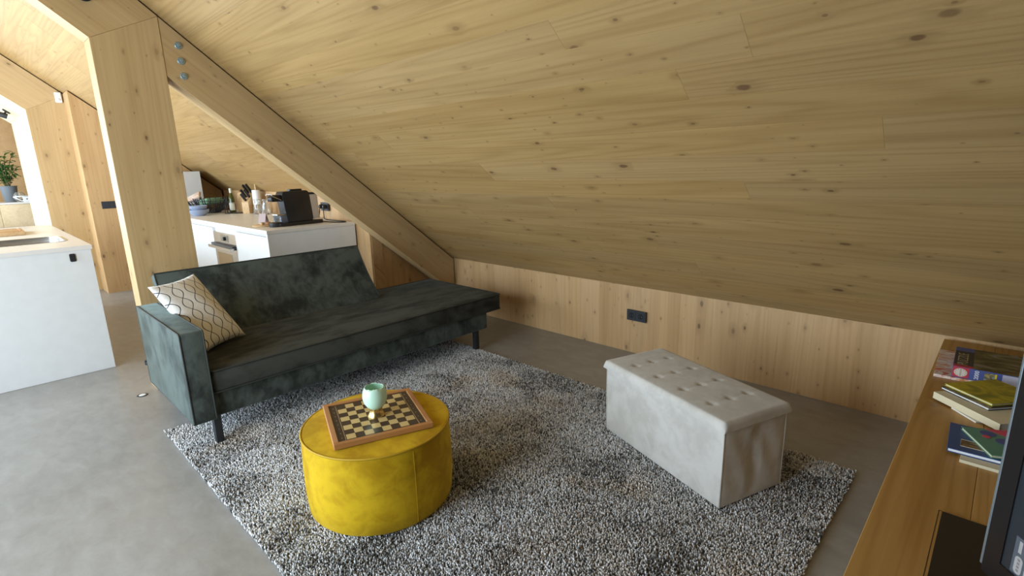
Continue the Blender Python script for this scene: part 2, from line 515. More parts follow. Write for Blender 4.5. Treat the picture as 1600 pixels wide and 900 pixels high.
# knee wall with upright boards
wr = tag(obj('wall_right', box((XL, W + TB + .0005, 0), (XR, W + .2, KZ + .03)), M['wall']), 'low knee wall of upright spruce boards', None, None, 'structure')
boards(wr, M['wall'], (-4.13, W + TB, 0), (0, 0, 1), (1, 0, 0), KZ + .006, 4.13 + XR, 0.10, 0.185, 9, 9.1, TB, 0.0007, 11)

# kitchen splashback wall (set further in), upright boards
wk = tag(obj('wall_kitchen', box((XL, W2 + TB + .0005, 0), (-4.135, W2 + .12, ceilz(W2 + .13) + .03)), M['wall']), 'splashback wall of upright boards', None, None, 'structure')
boards(wk, M['wall'], (-7.8, W2 + TB, 0), (0, 0, 1), (1, 0, 0), ceilz(W2) + .004, 7.8 - 4.135, 0.12, 0.2, 9, 9.1, TB, 0.0012, 5)

# closing wall under the rafter, between the splashback and the knee wall
XI = -4.14
b = prism([(W2, 0), (W, 0), (W, KZ), (W2, ceilz(W2) - .0)], XI - .05, XI - TB - .0005)
wi = tag(obj('wall_infill', b, M['wall'], None, axes((0, 0, 0), (0, 1, 0), (0, 0, 1), (1, 0, 0))), 'triangular board wall under the sloping rafter', None, None, 'structure')
yy = W2
for w_ in (0.045, 0.03, 0.012, 0.03, 0.10, 0.13, 0.12, 0.14, 0.13, 0.08):
    y0, y1 = yy, min(yy + w_, W - .002)
    if y1 - y0 < .01: break
    th = TB if w_ not in (0.03,) else -0.006
    if w_ != 0.03:
        x_hi = XI + (0.004 if w_ == 0.012 else 0)
        bb = prism([(0, y0 + .001), (ceilz(y0) - .02, y0 + .001), (ceilz(y1) - .02, y1 - .001), (0, y1 - .001)], XI - TB, x_hi)
        # local x = world z (grain), local y = world y, local z = world x
        obj('board', bb, M['wall'], wi, axes((0, 0, 0), (0, 0, 1), (0, 1, 0), (1, 0, 0)), world=True)
    yy = y1

# ------------------------------------------------------------------ timber frames
def yz(poly, x0, x1):       # polygon in (y,z) extruded along x: returns world-space bmesh
    b = prism(poly, x0, x1)
    bmesh.ops.transform(b, matrix=axes((0, 0, 0), (0, 1, 0), (0, 0, 1), (1, 0, 0)), verts=b.verts[:])
    return b

def place_grain(bm, origin, xdir, ydir):
    """re-express world-space geometry in a frame whose X is the grain; returns matrix"""
    xd = Vector(xdir).normalized(); yd = Vector(ydir).normalized(); zd = xd.cross(yd)
    Mx = axes(origin, xd, yd, zd)
    bmesh.ops.transform(bm, matrix=Mx.inverted(), verts=bm.verts[:])
    return Mx

FX = -3.965
CY0, CY1 = 0.675, 1.037
MZ1 = ceilz(CY1) + .001
MZ0 = MZ1 - 0.17
DV = 0.34                       # vertical depth of the lower rafter
fr = thing('timber_frame', 'bent spruce portal frame: upright post with sloping rafters, behind the sofa', 'timber frame', (FX, CY0, 0))
b = yz([(CY0, 0), (CY1, 0), (CY1, MZ1), (CY0, MZ0)], FX - .165, FX)
bmesh.ops.bevel(b, geom=[e for e in b.edges], offset=.002, segments=1, affect='EDGES')
obj('post', b, M['beam'], fr, place_grain(b, (FX, CY0, 0), (0, 0, 1), (0, 1, 0)), world=True)
ytop = RY_ + .02
b = yz([(CY1, MZ1 + .0008), (ytop, ceilz(ytop) + .002), (ytop, MZ0 + SL * (CY0 - ytop)), (CY0, MZ0 + .0008)], FX - .165, FX)
obj('upper_rafter', b, M['beam'], fr, place_grain(b, (FX, CY0, MZ0), up, (1, 0, 0)), world=True)
ye = W - .001
b = yz([(CY1 + .001, ceilz(CY1) + .002), (CY1 + .001, ceilz(CY1) - DV), (ye, max(0.0, ceilz(ye) - DV)), (ye, ceilz(ye) + .002)], FX - .165, FX - .004)
obj('lower_rafter', b, M['beam'], fr, place_grain(b, (FX, CY1, ceilz(CY1) - DV), up, (1, 0, 0)), world=True)
for y_, z_ in ((1.129, 2.191), (1.131, 2.100), (1.134, 2.009)):
    b = lathe([(0.022, 0), (0.022, .003), (0.020, .005), (0, .005)], 24)
    bo = obj('bolt_washer', b, M['bluezinc'], fr, T(FX - .004, y_, z_) @ RY(PI / 2), smooth=30, world=True)
    b = lathe([(0.011, 0), (0.011, .008), (0.009, .010), (0, .010)], 6)
    obj('bolt_head', b, M['bluezinc'], bo, T(0, 0, .006))

FX2, FX2B = -8.2, -10.4
f2 = thing('timber_frame', 'deep pale lined portal at the far end of the kitchen island', 'timber frame', (FX2, CY0, 0))
C0, C1 = 0.69, 1.06
M1 = ceilz(C1) - .001; M0 = M1 - .175
b = yz([(C0, 0), (C1, 0), (C1, M1), (C0, M0)], FX2 - .02, FX2)
obj('post', b, M['beam'], f2, place_grain(b, (FX2, C0, 0), (0, 0, 1), (0, 1, 0)), world=True)
b = yz([(C1, M1 + .001), (ytop, ceilz(ytop) - .001), (ytop, M0 + SL * (C0 - ytop)), (C0, M0 + .001)], FX2 - .02, FX2)
obj('upper_rafter', b, M['beam'], f2, place_grain(b, (FX2, C0, M0), up, (1, 0, 0)), world=True)
b = yz([(C0, 0), (C1, 0), (C1, M1), (C0, M0)], FX2B, FX2 - .021)
obj('side_lining', b, M['pale'], f2, place_grain(b, (FX2, C0, 0), (0, 0, 1), (0, 1, 0)), world=True)
b = yz([(C1, M1 + .001), (ytop, ceilz(ytop) - .001), (ytop, M0 + SL * (C0 - ytop)), (C0, M0 + .001)], FX2B, FX2 - .021)
obj('soffit_lining', b, M['pale'], f2, place_grain(b, (FX2, C0, M0), up, (1, 0, 0)), world=True)
# partition wall next to it
XB = -7.85
b = yz([(1.04, 0), (W2 + .01, 0), (W2 + .01, ceilz(W2 + .01) - .002), (1.04, ceilz(1.04) - .002)], FX2 + .001, XB)
wp = tag(obj('wall_partition', b, M['wall'], None, place_grain(b, (XB, 1.04, 0), (0, 0, 1), (0, 1, 0))), 'board partition wall beside the far portal', None, None, 'structure')

# ------------------------------------------------------------------ rug
RZ0 = 0.022
rx0, rx1, ry0, ry1 = -3.235, -0.345, 0.545, 2.572
rug = thing('rug', 'large grey mottled shaggy rug under the pouf and storage bench', 'rug', ((rx0 + rx1) / 2, (ry0 + ry1) / 2, 0))
obj('backing', prism(roundrect(rx0 + .006, ry0 + .006, rx1 - .006, ry1 - .006, .01), 0.0005, 0.007), plain('rug backing', (0.12, 0.11, 0.10), 0.9), rug, None, world=True)

def rug_material():
    m, nt, b = newmat('rug pile')
    g = N(nt)
    at = g.node('ShaderNodeAttribute', attribute_name='yarn')
    r = g.sep(at.outputs['Color'])[0]
    p = g.coord()
    patch = g.noise(p, 2.6, 4, 0.55, 0.6)
    warm = g.noise(g.vmath('ADD', p, (9, 4, 0)), 2.2, 3, 0.5, 0.4)
    dk = g.maprange(patch, 0.42, 0.66)
    rr = g.math('SUBTRACT', r, g.math('MULTIPLY', dk, 0.34), clamp=True)
    c = g.ramp(rr, [(0.0, (0.05, 0.048, 0.047)), (0.22, (0.16, 0.155, 0.15)), (0.45, (0.42, 0.415, 0.41)), (0.7, (0.72, 0.72, 0.725)), (1.0, (0.90, 0.90, 0.91))])
    c = g.mix(g.math('MULTIPLY', g.maprange(warm, 0.52, 0.72), 0.5), c, g.mix(1.0, c, (1.0, 0.80, 0.60), 'MULTIPLY'))
    nt.links.new(c, b.inputs['Base Color'])
    b.inputs['Roughness'].default_value = 0.85
    b.inputs['Specular IOR Level'].default_value = 0.1
    b.inputs['Sheen Weight'].default_value = 0.2
    return m

def rug_pile():
    sp = 0.0068
    nx, ny = int((rx1 - rx0) / sp), int((ry1 - ry0) / sp)
    gx, gy = np.meshgrid(np.arange(nx), np.arange(ny), indexing='ij')
    n = nx * ny
    cx = rx0 + (gx.ravel() + .5 + rng.uniform(-.45, .45, n)) * sp
    cy = ry0 + (gy.ravel() + .5 + rng.uniform(-.45, .45, n)) * sp
    h = rng.uniform(0.013, 0.0225, n) - 0.004
    la = rng.uniform(0, 2 * np.pi, n); ll = rng.uniform(0.0, 0.008, n)
    tx = np.cos(la) * ll; ty = np.sin(la) * ll
    rad = rng.uniform(0.0026, 0.0042, n)
    a0 = rng.uniform(0, 2 * np.pi, n)
    V = np.zeros((n, 7, 3), np.float32)
    for k in range(3):
        a = a0 + k * 2 * np.pi / 3
        V[:, k] = np.stack([cx + np.cos(a) * rad * .8, cy + np.sin(a) * rad * .8, np.full(n, .005)], 1)
        V[:, 3 + k] = np.stack([cx + tx * .55 + np.cos(a + .5) * rad, cy + ty * .55 + np.sin(a + .5) * rad, .005 + h * .72], 1)
    V[:, 6] = np.stack([cx + tx, cy + ty, .005 + h], 1)
    base = (np.arange(n) * 7)[:, None]
    quads = np.concatenate([base + np.array([[k, (k + 1) % 3, 3 + (k + 1) % 3, 3 + k]]) for k in range(3)], 1).reshape(-1, 4)
    tris = np.concatenate([base + np.array([[3 + k, 3 + (k + 1) % 3, 6]]) for k in range(3)], 1).reshape(-1, 3)
    me = bpy.data.meshes.new('pile')
    me.vertices.add(n * 7)
    me.vertices.foreach_set('co', V.ravel())
    nl = quads.size + tris.size
    me.loops.add(nl)
    me.loops.foreach_set('vertex_index', np.concatenate([quads.ravel(), tris.ravel()]).astype(np.int32))
    npoly = len(quads) + len(tris)
    me.polygons.add(npoly)
    st = np.concatenate([np.arange(len(quads)) * 4, quads.size + np.arange(len(tris)) * 3]).astype(np.int32)
    me.polygons.foreach_set('loop_start', st)
    me.update(calc_edges=True)
    at = me.color_attributes.new('yarn', 'FLOAT_COLOR', 'POINT')
    c = np.clip(rng.normal(0.72, 0.30, n), 0, 1)
    cc = np.repeat(c, 7)
    at.data.foreach_set('color', np.stack([cc, cc, cc, np.ones_like(cc)], 1).astype(np.float32).ravel())
    me.materials.append(rug_material())
    me.shade_smooth()
    return me
pm = rug_pile()
pile = inst('pile', pm, rug, Matrix.Identity(4), world=True)
pile['kind'] = 'stuff'

# ------------------------------------------------------------------ sofa (daybed)
def softbox(x0, y0, z0, x1, y1, z1, bev, crown=0.0, nx=14, ny=26, wob=0.0, seed=0):
    """upholstered slab: bevelled box with a crowned, slightly uneven top"""
    b = box((x0, y0, z0), (x1, y1, z1), bev, 3)
    bmesh.ops.subdivide_edges(b, edges=[e for e in b.edges if abs((e.verts[0].co - e.verts[1].co).y) > .3], cuts=ny, use_grid_fill=True)
    bmesh.ops.subdivide_edges(b, edges=[e for e in b.edges if abs((e.verts[0].co - e.verts[1].co).x) > .3], cuts=nx, use_grid_fill=True)
    r = random.Random(seed)
    ph = [r.uniform(0, 6) for _ in range(6)]
    for v in b.verts:
        u = (v.co.x - x0) / (x1 - x0) * 2 - 1; w = (v.co.y - y0) / (y1 - y0) * 2 - 1
        if v.co.z > z1 - bev * 1.01:
            v.co.z += crown * (1 - u ** 4) * (1 - w ** 4)
        if wob:
            v.co.z += wob * (math.sin(v.co.y * 5 + ph[0]) * math.sin(v.co.x * 6 + ph[1]) + .5 * math.sin(v.co.y * 11 + ph[2]))
    return b

sofa = thing('daybed_sofa', 'dark green velvet daybed sofa with one armrest and leaning backrest', 'sofa', (-3.25, 1.7, 0))
SX = -2.815                     # front face
b = softbox(-3.66, 0.655, 0.168, SX - .022, 2.655, 0.302, .012)
obj('base', b, M['sofa'], sofa, None, smooth=40, world=True)
b = softbox(-3.725, 0.712, 0.300, SX, 2.785, 0.424, .018, 0.012, wob=0.0012, seed=3)
seat = obj('seat_cushion', b, M['seat'], sofa, None, smooth=50, world=True)
def ringpipe(x0, y0, x1, y1, z, r=.0042, rr=.02):
    return tube([(x, y, z) for x, y in roundrect(x0, y0, x1, y1, rr)], r, 6, True)
for z_ in (0.306, 0.421):
    obj('piping', ringpipe(-3.726, 0.711, SX + .001, 2.786, z_), M['piping_green'], seat, None, smooth=True, world=True)
# armrest
b = box((-3.665, 0.598, 0.168), (SX + .01, 0.706, 0.648), .010, 3)
arm = obj('armrest', b, M['sofa'], sofa, None, smooth=50, world=True)
for y_ in (0.601, 0.703):
    pts = [(x, y_, z) for x, z in roundrect(-3.664, 0.170, SX + .009, 0.647, .014)]
    obj('piping', tube(pts, .0042, 6, True), M['piping_green'], arm, None, smooth=True, world=True)
# leaning backrest: profile in x-z, front face slightly concave
def backrest():
    nu, nv = 22, 12
    b = bmesh.new()
    y0, y1 = 0.722, 2.085
    front, back = [], []
    for i in range(nu + 1):
        y = y0 + (y1 - y0) * i / nu
        fr_, bk_ = [], []
        e = 1 - abs(2 * i / nu - 1) ** 6
        for j in range(nv + 1):
            t = j / nv
            x = -3.435 - 0.265 * t - 0.022 * math.sin(PI * t) ** 1.0
            z = 0.430 + 0.385 * t
            puff = 0.016 * e * math.sin(PI * t) ** .6
            yq = y + 0.012 * (1 - t) * (1 if i == nu else 0)
            fr_.append(b.verts.new((x + puff * .8, yq, z + puff * .55)))
            th = 0.125 - .03 * t
            bk_.append(b.verts.new((x - th * .85, yq, z - th * .30 * t - (0 if t > .05 else 0))))
        front.append(fr_); back.append(bk_)
    for i in range(nu):
        for j in range(nv):
            b.faces.new((front[i][j], front[i + 1][j], front[i + 1][j + 1], front[i][j + 1]))
            b.faces.new((back[i][j], back[i][j + 1], back[i + 1][j + 1], back[i + 1][j]))
        b.faces.new((front[i][nv], front[i + 1][nv], back[i + 1][nv], back[i][nv]))
        b.faces.new((front[i][0], back[i][0], back[i + 1][0], front[i + 1][0]))
    for i in (0, nu):
        for j in range(nv): b.faces.new((front[i][j], front[i][j + 1], back[i][j + 1], back[i][j]))
    loop = [front[i][0].co.copy() for i in range(nu + 1)] + [front[nu][j].co.copy() for j in range(1, nv + 1)] + \
           [front[i][nv].co.copy() for i in range(nu - 1, -1, -1)] + [front[0][j].co.copy() for j in range(nv - 1, 0, -1)]
    loop2 = [back[i][nv].co.copy() for i in range(nu + 1)]
    return b, loop, loop2
b, loop, loop2 = backrest()
bk = obj('backrest', b, M['sofa'], sofa, None, smooth=50, world=True)
obj('piping', tube(loop, .0048, 6, True), M['piping_green'], bk, None, smooth=True, world=True)
obj('piping', tube(loop2, .0048, 6), M['piping_green'], bk, None, smooth=True, world=True)
for (x_, y_, z_) in ((-2.868, 0.715, RZ0 - .004), (-2.868, 2.555, RZ0 - .004), (-3.58, 0.70, 0.0), (-3.58, 2.555, 0.0)):
    obj('leg', box((x_ - .019, y_ - .019, z_), (x_ + .019, y_ + .019, 0.170), .003, 1), M['blackmetal'], sofa, None, world=True)
b = box((-3.75, 0.604, 0.262), (-3.664, 0.63, 0.277), .003, 1)
box((-3.755, 0.60, 0.255), (-3.735, 0.634, 0.284), .003, 1, b)
obj('back_bracket', b, M['blackmetal'], sofa, None, world=True)

# ------------------------------------------------------------------ throw cushion with printed ogee lines
def cushion_mat():
    m, nt, b = newmat('cushion print')
    g = N(nt)
    p = g.coord()
    x, y, z = g.sep(p)
    ang = math.radians(10)
    u = g.math('MULTIPLY', g.math('ADD', x, 0.02), 1 / 0.075)
    v = g.math('MULTIPLY', g.math('ADD', y, 0.03), 1 / 0.165)
    def fam(sign, off):
        q = g.math('ADD', u, g.math('ADD', off, g.math('MULTIPLY', sign * 0.33, g.math('COSINE', g.math('MULTIPLY', v, 2 * PI)))))
        d = g.math('ABSOLUTE', g.math('SUBTRACT', g.math('FRACT', q), 0.5))
        return g.math('LESS_THAN', d, 0.034)
    l = g.math('MAXIMUM', fam(1, 0.0), fam(-1, 0.0))
    # little bridges between the curves
    vv = g.math('ABSOLUTE', g.math('SUBTRACT', g.math('FRACT', g.math('MULTIPLY', v, 2.0)), 0.5))
    hb = g.math('MULTIPLY', g.math('LESS_THAN', vv, 0.022), g.math('LESS_THAN', g.math('FRACT', g.math('MULTIPLY_ADD', u, 1.0, 0.12)), 0.24))
    weave = g.noise(p, 220, 2)
    base = g.mix(g.maprange(weave, 0.3, 0.7), (0.70, 0.66, 0.60), (0.82, 0.79, 0.74))
    c = g.mix(l, base, (0.012, 0.014, 0.022))
    nt.links.new(c, b.inputs['Base Color'])
    b.inputs['Roughness'].default_value = 0.7
    b.inputs['Sheen Weight'].default_value = 0.2
    nt.links.new(g.bump(weave, 0.15, 0.001), b.inputs['Normal'])
    return m

def cushion_mesh(sw, sh, th, n=26):
    b = bmesh.new()
    sides = []
    for sg in (1, -1):
        g_ = []
        for i in range(n + 1):
            row = []
            for j in range(n + 1):
                u = i / n * 2 - 1; v = j / n * 2 - 1
                k = (max(0, 1 - u * u) * max(0, 1 - v * v)) ** 0.42
                # edges bow inward, corners stay out
                x = u * sw / 2 * (1 - 0.07 * (1 - v * v)); y = v * sh / 2 * (1 - 0.07 * (1 - u * u))
                zz = sg * th / 2 * k + 0.004 * math.sin(5 * u + 2 * v) * k
                row.append((x, y, zz))
            g_.append(row)
        sides.append(g_)
    vt = [[[None] * (n + 1) for _ in range(n + 1)] for _ in range(2)]
    for q in range(2):
        for i in range(n + 1):
            for j in range(n + 1):
                if q == 1 and (i in (0, n) or j in (0, n)): vt[1][i][j] = vt[0][i][j]
                else: vt[q][i][j] = b.verts.new(sides[q][i][j])
    for q in range(2):
        for i in range(n):
            for j in range(n):
                f = (vt[q][i][j], vt[q][i + 1][j], vt[q][i + 1][j + 1], vt[q][i][j + 1])
                b.faces.new(f if q == 0 else f[::-1])
    return b
ca_, cb_, cr_ = -1.144, -0.695, -0.061
bd_ = Vector((math.cos(ca_), math.sin(ca_), 0)); n0_ = Vector((-math.sin(ca_), math.cos(ca_), 0))
up_ = Vector((0, 0, 1)) * math.cos(cb_) + n0_ * math.sin(cb_)
e1_ = bd_ * math.cos(cr_) + up_ * math.sin(cr_); e2_ = -bd_ * math.sin(cr_) + up_ * math.cos(cr_)
ux = -e1_; un = ux.cross(e2_)
if un.x < 0: ux = -ux; un = ux.cross(e2_)
ctr = Vector((-3.251, 1.028, 0.452)) + e1_ * 0.14 + e2_ * 0.23 - un * 0.0
cu = obj('throw_cushion', cushion_mesh(0.30, 0.48, 0.11), cushion_mat(), None, axes(ctr, ux, e2_, un), smooth=True)
tag(cu, 'cream oblong cushion with black interlaced line print leaning on the sofa armrest', 'cushion')

# ------------------------------------------------------------------ mustard pouf
PX, PY, PR, PH = -1.837, 1.052, 0.305, 0.357
pf = thing('round_pouf', 'round mustard yellow velvet pouf carrying a chessboard', 'pouf', (PX, PY, RZ0 - .004))
prof = [(0, 0)] + [(PR - .012, 0), (PR - .002, .012), (PR + .004, .09), (PR + .004, .22), (PR, PH - RZ0 - .02), (PR - .003, PH - RZ0 + .002)]
obj('body', lathe(prof, 72), M['yellow'], pf, None, smooth=40)
top = lathe([(PR - .004, PH - RZ0 - .004), (PR - .006, PH - RZ0 + .004), (PR - .05, PH - RZ0 + .008), (PR * .5, PH - RZ0 + .0095), (0, PH - RZ0 + .010)], 72, cap=False)
obj('top_panel', top, M['yellow'], pf, None, smooth=50)
obj('piping', tube([((PR - .001) * math.cos(t), (PR - .001) * math.sin(t), PH - RZ0 + .001) for t in np.linspace(0, 2 * PI, 73)[:-1]], .0045, 6, True), M['piping_yellow'], pf, None, smooth=True)
sa = math.radians(-6)
obj('side_seam', tube([((PR + q) * math.cos(sa), (PR + q) * math.sin(sa), z) for q, z in ((-.001, .015), (.0045, .09), (.0045, .22), (.0008, PH - RZ0 - .012))], .0013, 5), M['piping_yellow'], pf, None)

# chessboard
BZ = PH + .0065
bc = Vector((-1.844, 1.054, 0))
ex = (Vector((-1.955, 1.311, 0)) - Vector((-2.089, .940, 0)) + Vector((-1.592, 1.163, 0)) - Vector((-1.739, .801, 0))).normalized()
ang = math.atan2(ex.y, ex.x)
BS = 0.390
cb = thing('chessboard', 'wooden chessboard with brown frame lying on the mustard pouf', 'chessboard', (bc.x, bc.y, BZ), ang)
for k in range(4):
    fw = .021
    if k % 2 == 0:
        yy = -BS / 2 if k == 0 else BS / 2 - fw
        bb = box((-BS / 2, 0, 0), (BS / 2, fw, .022), .002, 1); mm = T(0, yy, 0)
    else:
        xx = -BS / 2 + fw if k == 1 else BS / 2
        bb = box((-BS / 2 + fw, 0, 0), (BS / 2 - fw, fw, .022), .002, 1); mm = T(xx, 0, 0) @ RZ(PI / 2)
    obj('frame_strip', bb, M['frame'], cb, mm)
obj('board_panel', box((-BS / 2 + .0212, -BS / 2 + .0212, .001), (BS / 2 - .0212, BS / 2 - .0212, .0165)), M['chessdark'], cb)
sqx, sqy = 0.0352, 0.0402
mes = []
for mm in ('chesslight', 'chessdark'):
    b = box((-sqx / 2 + .0002, -sqy / 2 + .0002, 0), (sqx / 2 - .0002, sqy / 2 - .0002, .0006))
    me = bpy.data.meshes.new('square'); b.to_mesh(me); b.free(); me.materials.append(M[mm]); mes.append(me)
for i in range(8):
    for j in range(8):
        inst('square', mes[(i + j) % 2], cb, T((i - 3.5) * sqx, (j - 3.5) * sqy, .0166))
b = bmesh.new()
for s in (-1, 1):
    box((s * .1455 - .0007, -.165, .0166), (s * .1455 + .0007, .165, .0171), 0, 2, b)
for s in (-1, 1):
    for j in range(8):
        box((s * .158 - .0015, (j - 3.5) * sqy - .002, .0166), (s * .158 + .0015, (j - 3.5) * sqy + .002, .0169), 0, 2, b)
obj('inlay', b, M['inlay'], cb)

# egg cup
eg = thing('egg_cup', 'mint green broken eggshell cup on a gold foot, standing on the chessboard', 'egg cup', (-1.838, 1.054, BZ + .0172))
obj('foot', lathe([(0, 0), (.036, 0), (.036, .004), (.030, .013), (.026, .024), (.028, .036), (.0, .036)], 32), M['gold'], eg, None, smooth=40)
def eggshell():
    b = bmesh.new(); n = 40; zs = 16
    r2 = random.Random(4); jag = [r2.uniform(-1, 1) for _ in range(n)]
    outer, inner = [], []
    for j in range(zs + 1):
        t = j / zs
        th = -PI / 2 + t * (PI / 2 + 0.70)
        R_, Z_ = .0510 * math.cos(th), .0620 * math.sin(th)
        ro, ri = [], []
        for k in range(n):
            a = 2 * PI * k / n
            dz = 0.0028 * jag[k] if j == zs else 0
            rr = max(R_, 0.0005)
            ro.append(b.verts.new((rr * math.cos(a), rr * math.sin(a), .0620 + .027 + Z_ + dz)))
            ri.append(b.verts.new((max(rr - .0025, .0002) * math.cos(a), max(rr - .0025, .0002) * math.sin(a), .0620 + .0295 + Z_ * .955 + dz - (.001 if j == zs else 0))))
        outer.append(ro); inner.append(ri)
    for j in range(zs):
        for k in range(n):
            k2 = (k + 1) % n
            b.faces.new((outer[j][k], outer[j][k2], outer[j + 1][k2], outer[j + 1][k]))
            b.faces.new((inner[j][k], inner[j + 1][k], inner[j + 1][k2], inner[j][k2]))
    for k in range(n):
        k2 = (k + 1) % n
        b.faces.new((outer[zs][k], outer[zs][k2], inner[zs][k2], inner[zs][k]))
    return b
obj('shell', eggshell(), M['mint'], eg, None, smooth=True)

# ------------------------------------------------------------------ storage bench
bx = thing('storage_bench', 'pale grey velvet folding storage bench with buttoned lid on the rug', 'storage bench', (-0.989, 2.197, RZ0 - .003), -0.352)
BL, BD, BH = 0.765, 0.363, 0.343
b = box((-BL / 2, -BD / 2, 0), (BL / 2, BD / 2, BH), .006, 2)
bmesh.ops.subdivide_edges(b, edges=[e for e in b.edges if abs((e.verts[0].co - e.verts[1].co).y) > .2], cuts=14, use_grid_fill=True)
bmesh.ops.subdivide_edges(b, edges=[e for e in b.edges if abs((e.verts[0].co - e.verts[1].co).z) > .2], cuts=12, use_grid_fill=True)
for v in b.verts:
    if abs(v.co.x) > BL / 2 - .001:      # folding end panels: crease down the middle, slack cloth
        u = v.co.y / (BD / 2); w = v.co.z / BH
        e = max(0, 1 - u * u) * (1 if .02 < w < .98 else 0)
        v.co.x += math.copysign(1, v.co.x) * e * (-.014 * math.exp(-(u / .09) ** 2) + .006 * math.sin(9 * (u + w) + 1) * (.4 + .6 * w))
obj('body', b, M['beige'], bx, None, smooth=50)
b = bmesh.new()
for sx in (-1, 1):
    for sy in (-1, 1):
        obj('corner_seam', tube([(sx * (BL / 2 - .001), sy * (BD / 2 - .001), .004), (sx * (BL / 2 - .001), sy * (BD / 2 - .001), BH - .004)], .0028, 6), M['beige'], bx, None, smooth=True)
LL, LD = BL + .026, BD + .026
def lid():
    nx, ny = 96, 48
    b = bmesh.new()
    z0, z1 = BH + .003, BH + .043
    btn = [((i - 1.5) * LL * .205, (j - 1) * LD * .27) for i in range(4) for j in range(3)]
    g_ = []
    def edge(t, half, r):   # rounded shoulder
        return t
    for i in range(nx + 1):
        row = []
        for j in range(ny + 1):
            u = i / nx * 2 - 1; v = j / ny * 2 - 1
            x, y = u * LL / 2, v * LD / 2
            dx = LL / 2 - abs(x); dy = LD / 2 - abs(y)
            r = .016
            z = z1
            for d in (dx, dy):
                if d < r: z -= r - math.sqrt(max(0, r * r - (r - d) ** 2))
            z += .006 * (1 - u ** 4) * (1 - v ** 4)
            for bx_, by_ in btn:
                d2 = (x - bx_) ** 2 + (y - by_) ** 2
                z -= .0085 * math.exp(-d2 / .014 ** 2)
                z -= .0022 * math.exp(-((x - bx_) / .005) ** 2) * math.exp(-((y - by_) / .075) ** 2)
                z -= .0012 * math.exp(-((y - by_) / .006) ** 2) * math.exp(-((x - bx_) / .045) ** 2)
            row.append(b.verts.new((x, y, max(z, z0 + .002))))
        g_.append(row)
    for i in range(nx):
        for j in range(ny): b.faces.new((g_[i][j], g_[i + 1][j], g_[i + 1][j + 1], g_[i][j + 1]))
    rim = [g_[i][0] for i in range(nx + 1)] + [g_[nx][j] for j in range(1, ny + 1)] + [g_[i][ny] for i in range(nx - 1, -1, -1)] + [g_[0][j] for j in range(ny - 1, 0, -1)]
    low = [b.verts.new((v.co.x, v.co.y, z0)) for v in rim]
    m = len(rim)
    for k in range(m): b.faces.new((rim[k], low[k], low[(k + 1) % m], rim[(k + 1) % m]))
    b.faces.new(low)
    return b
obj('lid', lid(), M['beige'], bx, None, smooth=60)

# ------------------------------------------------------------------ sockets, switches, detectors
def socket(name, label, cat, M0, n=2, w=.0745, h=.081, group=None):
    t = thing(name, label, cat, matrix=M0, group=group)
    obj('plate', box((-w * n / 2 - .004, -h / 2, 0), (w * n / 2 + .004, h / 2, .009), .0015, 1), M['socket'], t)
    for k in range(n):
        x = (k - (n - 1) / 2) * w
        ins = obj('insert', prism(roundrect(x - .031, -.031, x + .031, .031, .006), .009, .0115), M['socket'], t)
        obj('recess', lathe([(.0, .0), (.021, .0), (.021, .0006), (0, .0006)], 24), M['hole'], ins, T(x, 0, .0115))
        b = bmesh.new()
        for s in (-1, 1): merge(b, lathe([(0, 0), (.003, 0), (.003, .0012), (0, .0012)], 10), T(x + s * .0095, 0, .0121))
        obj('pin_holes', b, M['steel'], ins)
    return t
# local z out of the wall
onwall_y = lambda x, y, z: axes((x, y, z), (1, 0, 0), (0, 0, 1), (0, -1, 0))
onface_x = lambda x, y, z: axes((x, y, z), (0, 1, 0), (0, 0, 1), (1, 0, 0))
socket('wall_socket', 'black double power socket on the low knee wall', 'socket', onwall_y(-1.897, W, .297), 2)
t = thing('light_switch', 'black three-gang light switch on the far partition wall', 'switch', matrix=onface_x(XB, 1.212, 1.060))
obj('plate', box((-.068, -.042, 0), (.068, .042, .009), .0015, 1), M['socket'], t)
for k in range(3): obj('rocker', box((-.062 + k * .042, -.033, .009), (-.022 + k * .042, .033, .012), .001, 1), M['socket'], t)
t = thing('motion_detector', 'white motion detector at the top of the far portal post', 'detector', matrix=onface_x(FX2, 0.995, 2.296))
obj('housing', box((-.030, -.058, 0), (.030, .058, .040), .010, 3), M['whiteplastic'], t, None, smooth=40)
obj('lens', lathe([(0, 0), (.016, 0), (.012, .006), (0, .008)], 20), M['greywhite'], t, T(0, -.025, .039), smooth=40)

def spot(name, label, M0):
    t = thing(name, label, 'spotlight', matrix=M0)
    obj('base', lathe([(0, 0), (.042, 0), (.042, .012), (.038, .016), (0, .016)], 28), M['black'], t, None, smooth=40)
    obj('arm', lathe([(0, .016), (.010, .016), (.010, .045), (0, .045)], 16), M['black'], t, None, smooth=40)
    h = obj('lamp_head', lathe([(0, -.05), (.030, -.05), (.033, -.044), (.033, .05), (.029, .05), (.027, .036), (0, .034)], 28), M['black'], t, T(.0, .01, .07) @ RX(1.9), smooth=40)
    obj('lens', lathe([(0, .0355), (.026, .0365), (0, .0375)], 24), M['greywhite'], h)
    return t
spot('spotlight', 'black spotlight on the near rafter at the top edge', onface_x(FX, 0.690, 2.405))
soff = Vector((-9.3, 0.60, M0 + SL * (C0 - .60)))
spot('spotlight', 'small dark spotlight under the far portal soffit', axes(soff, (1, 0, 0), (0, -CA, SA), Vector((1, 0, 0)).cross(Vector((0, -CA, SA)))))
t = thing('floor_socket', 'tiny metal floor disc, its glint made as a white cap, beside the sofa armrest', 'floor disc', (-3.94, .585, 0))
obj('ring', lathe([(0, 0), (.032, 0), (.030, .003), (0, .0032)], 28), M['socket'], t)
obj('cap', lathe([(0, .0032), (.020, .0032), (.018, .0045), (0, .005)], 28), M['whiteplastic'], t)  # white colour stands in for the glint on the metal disc

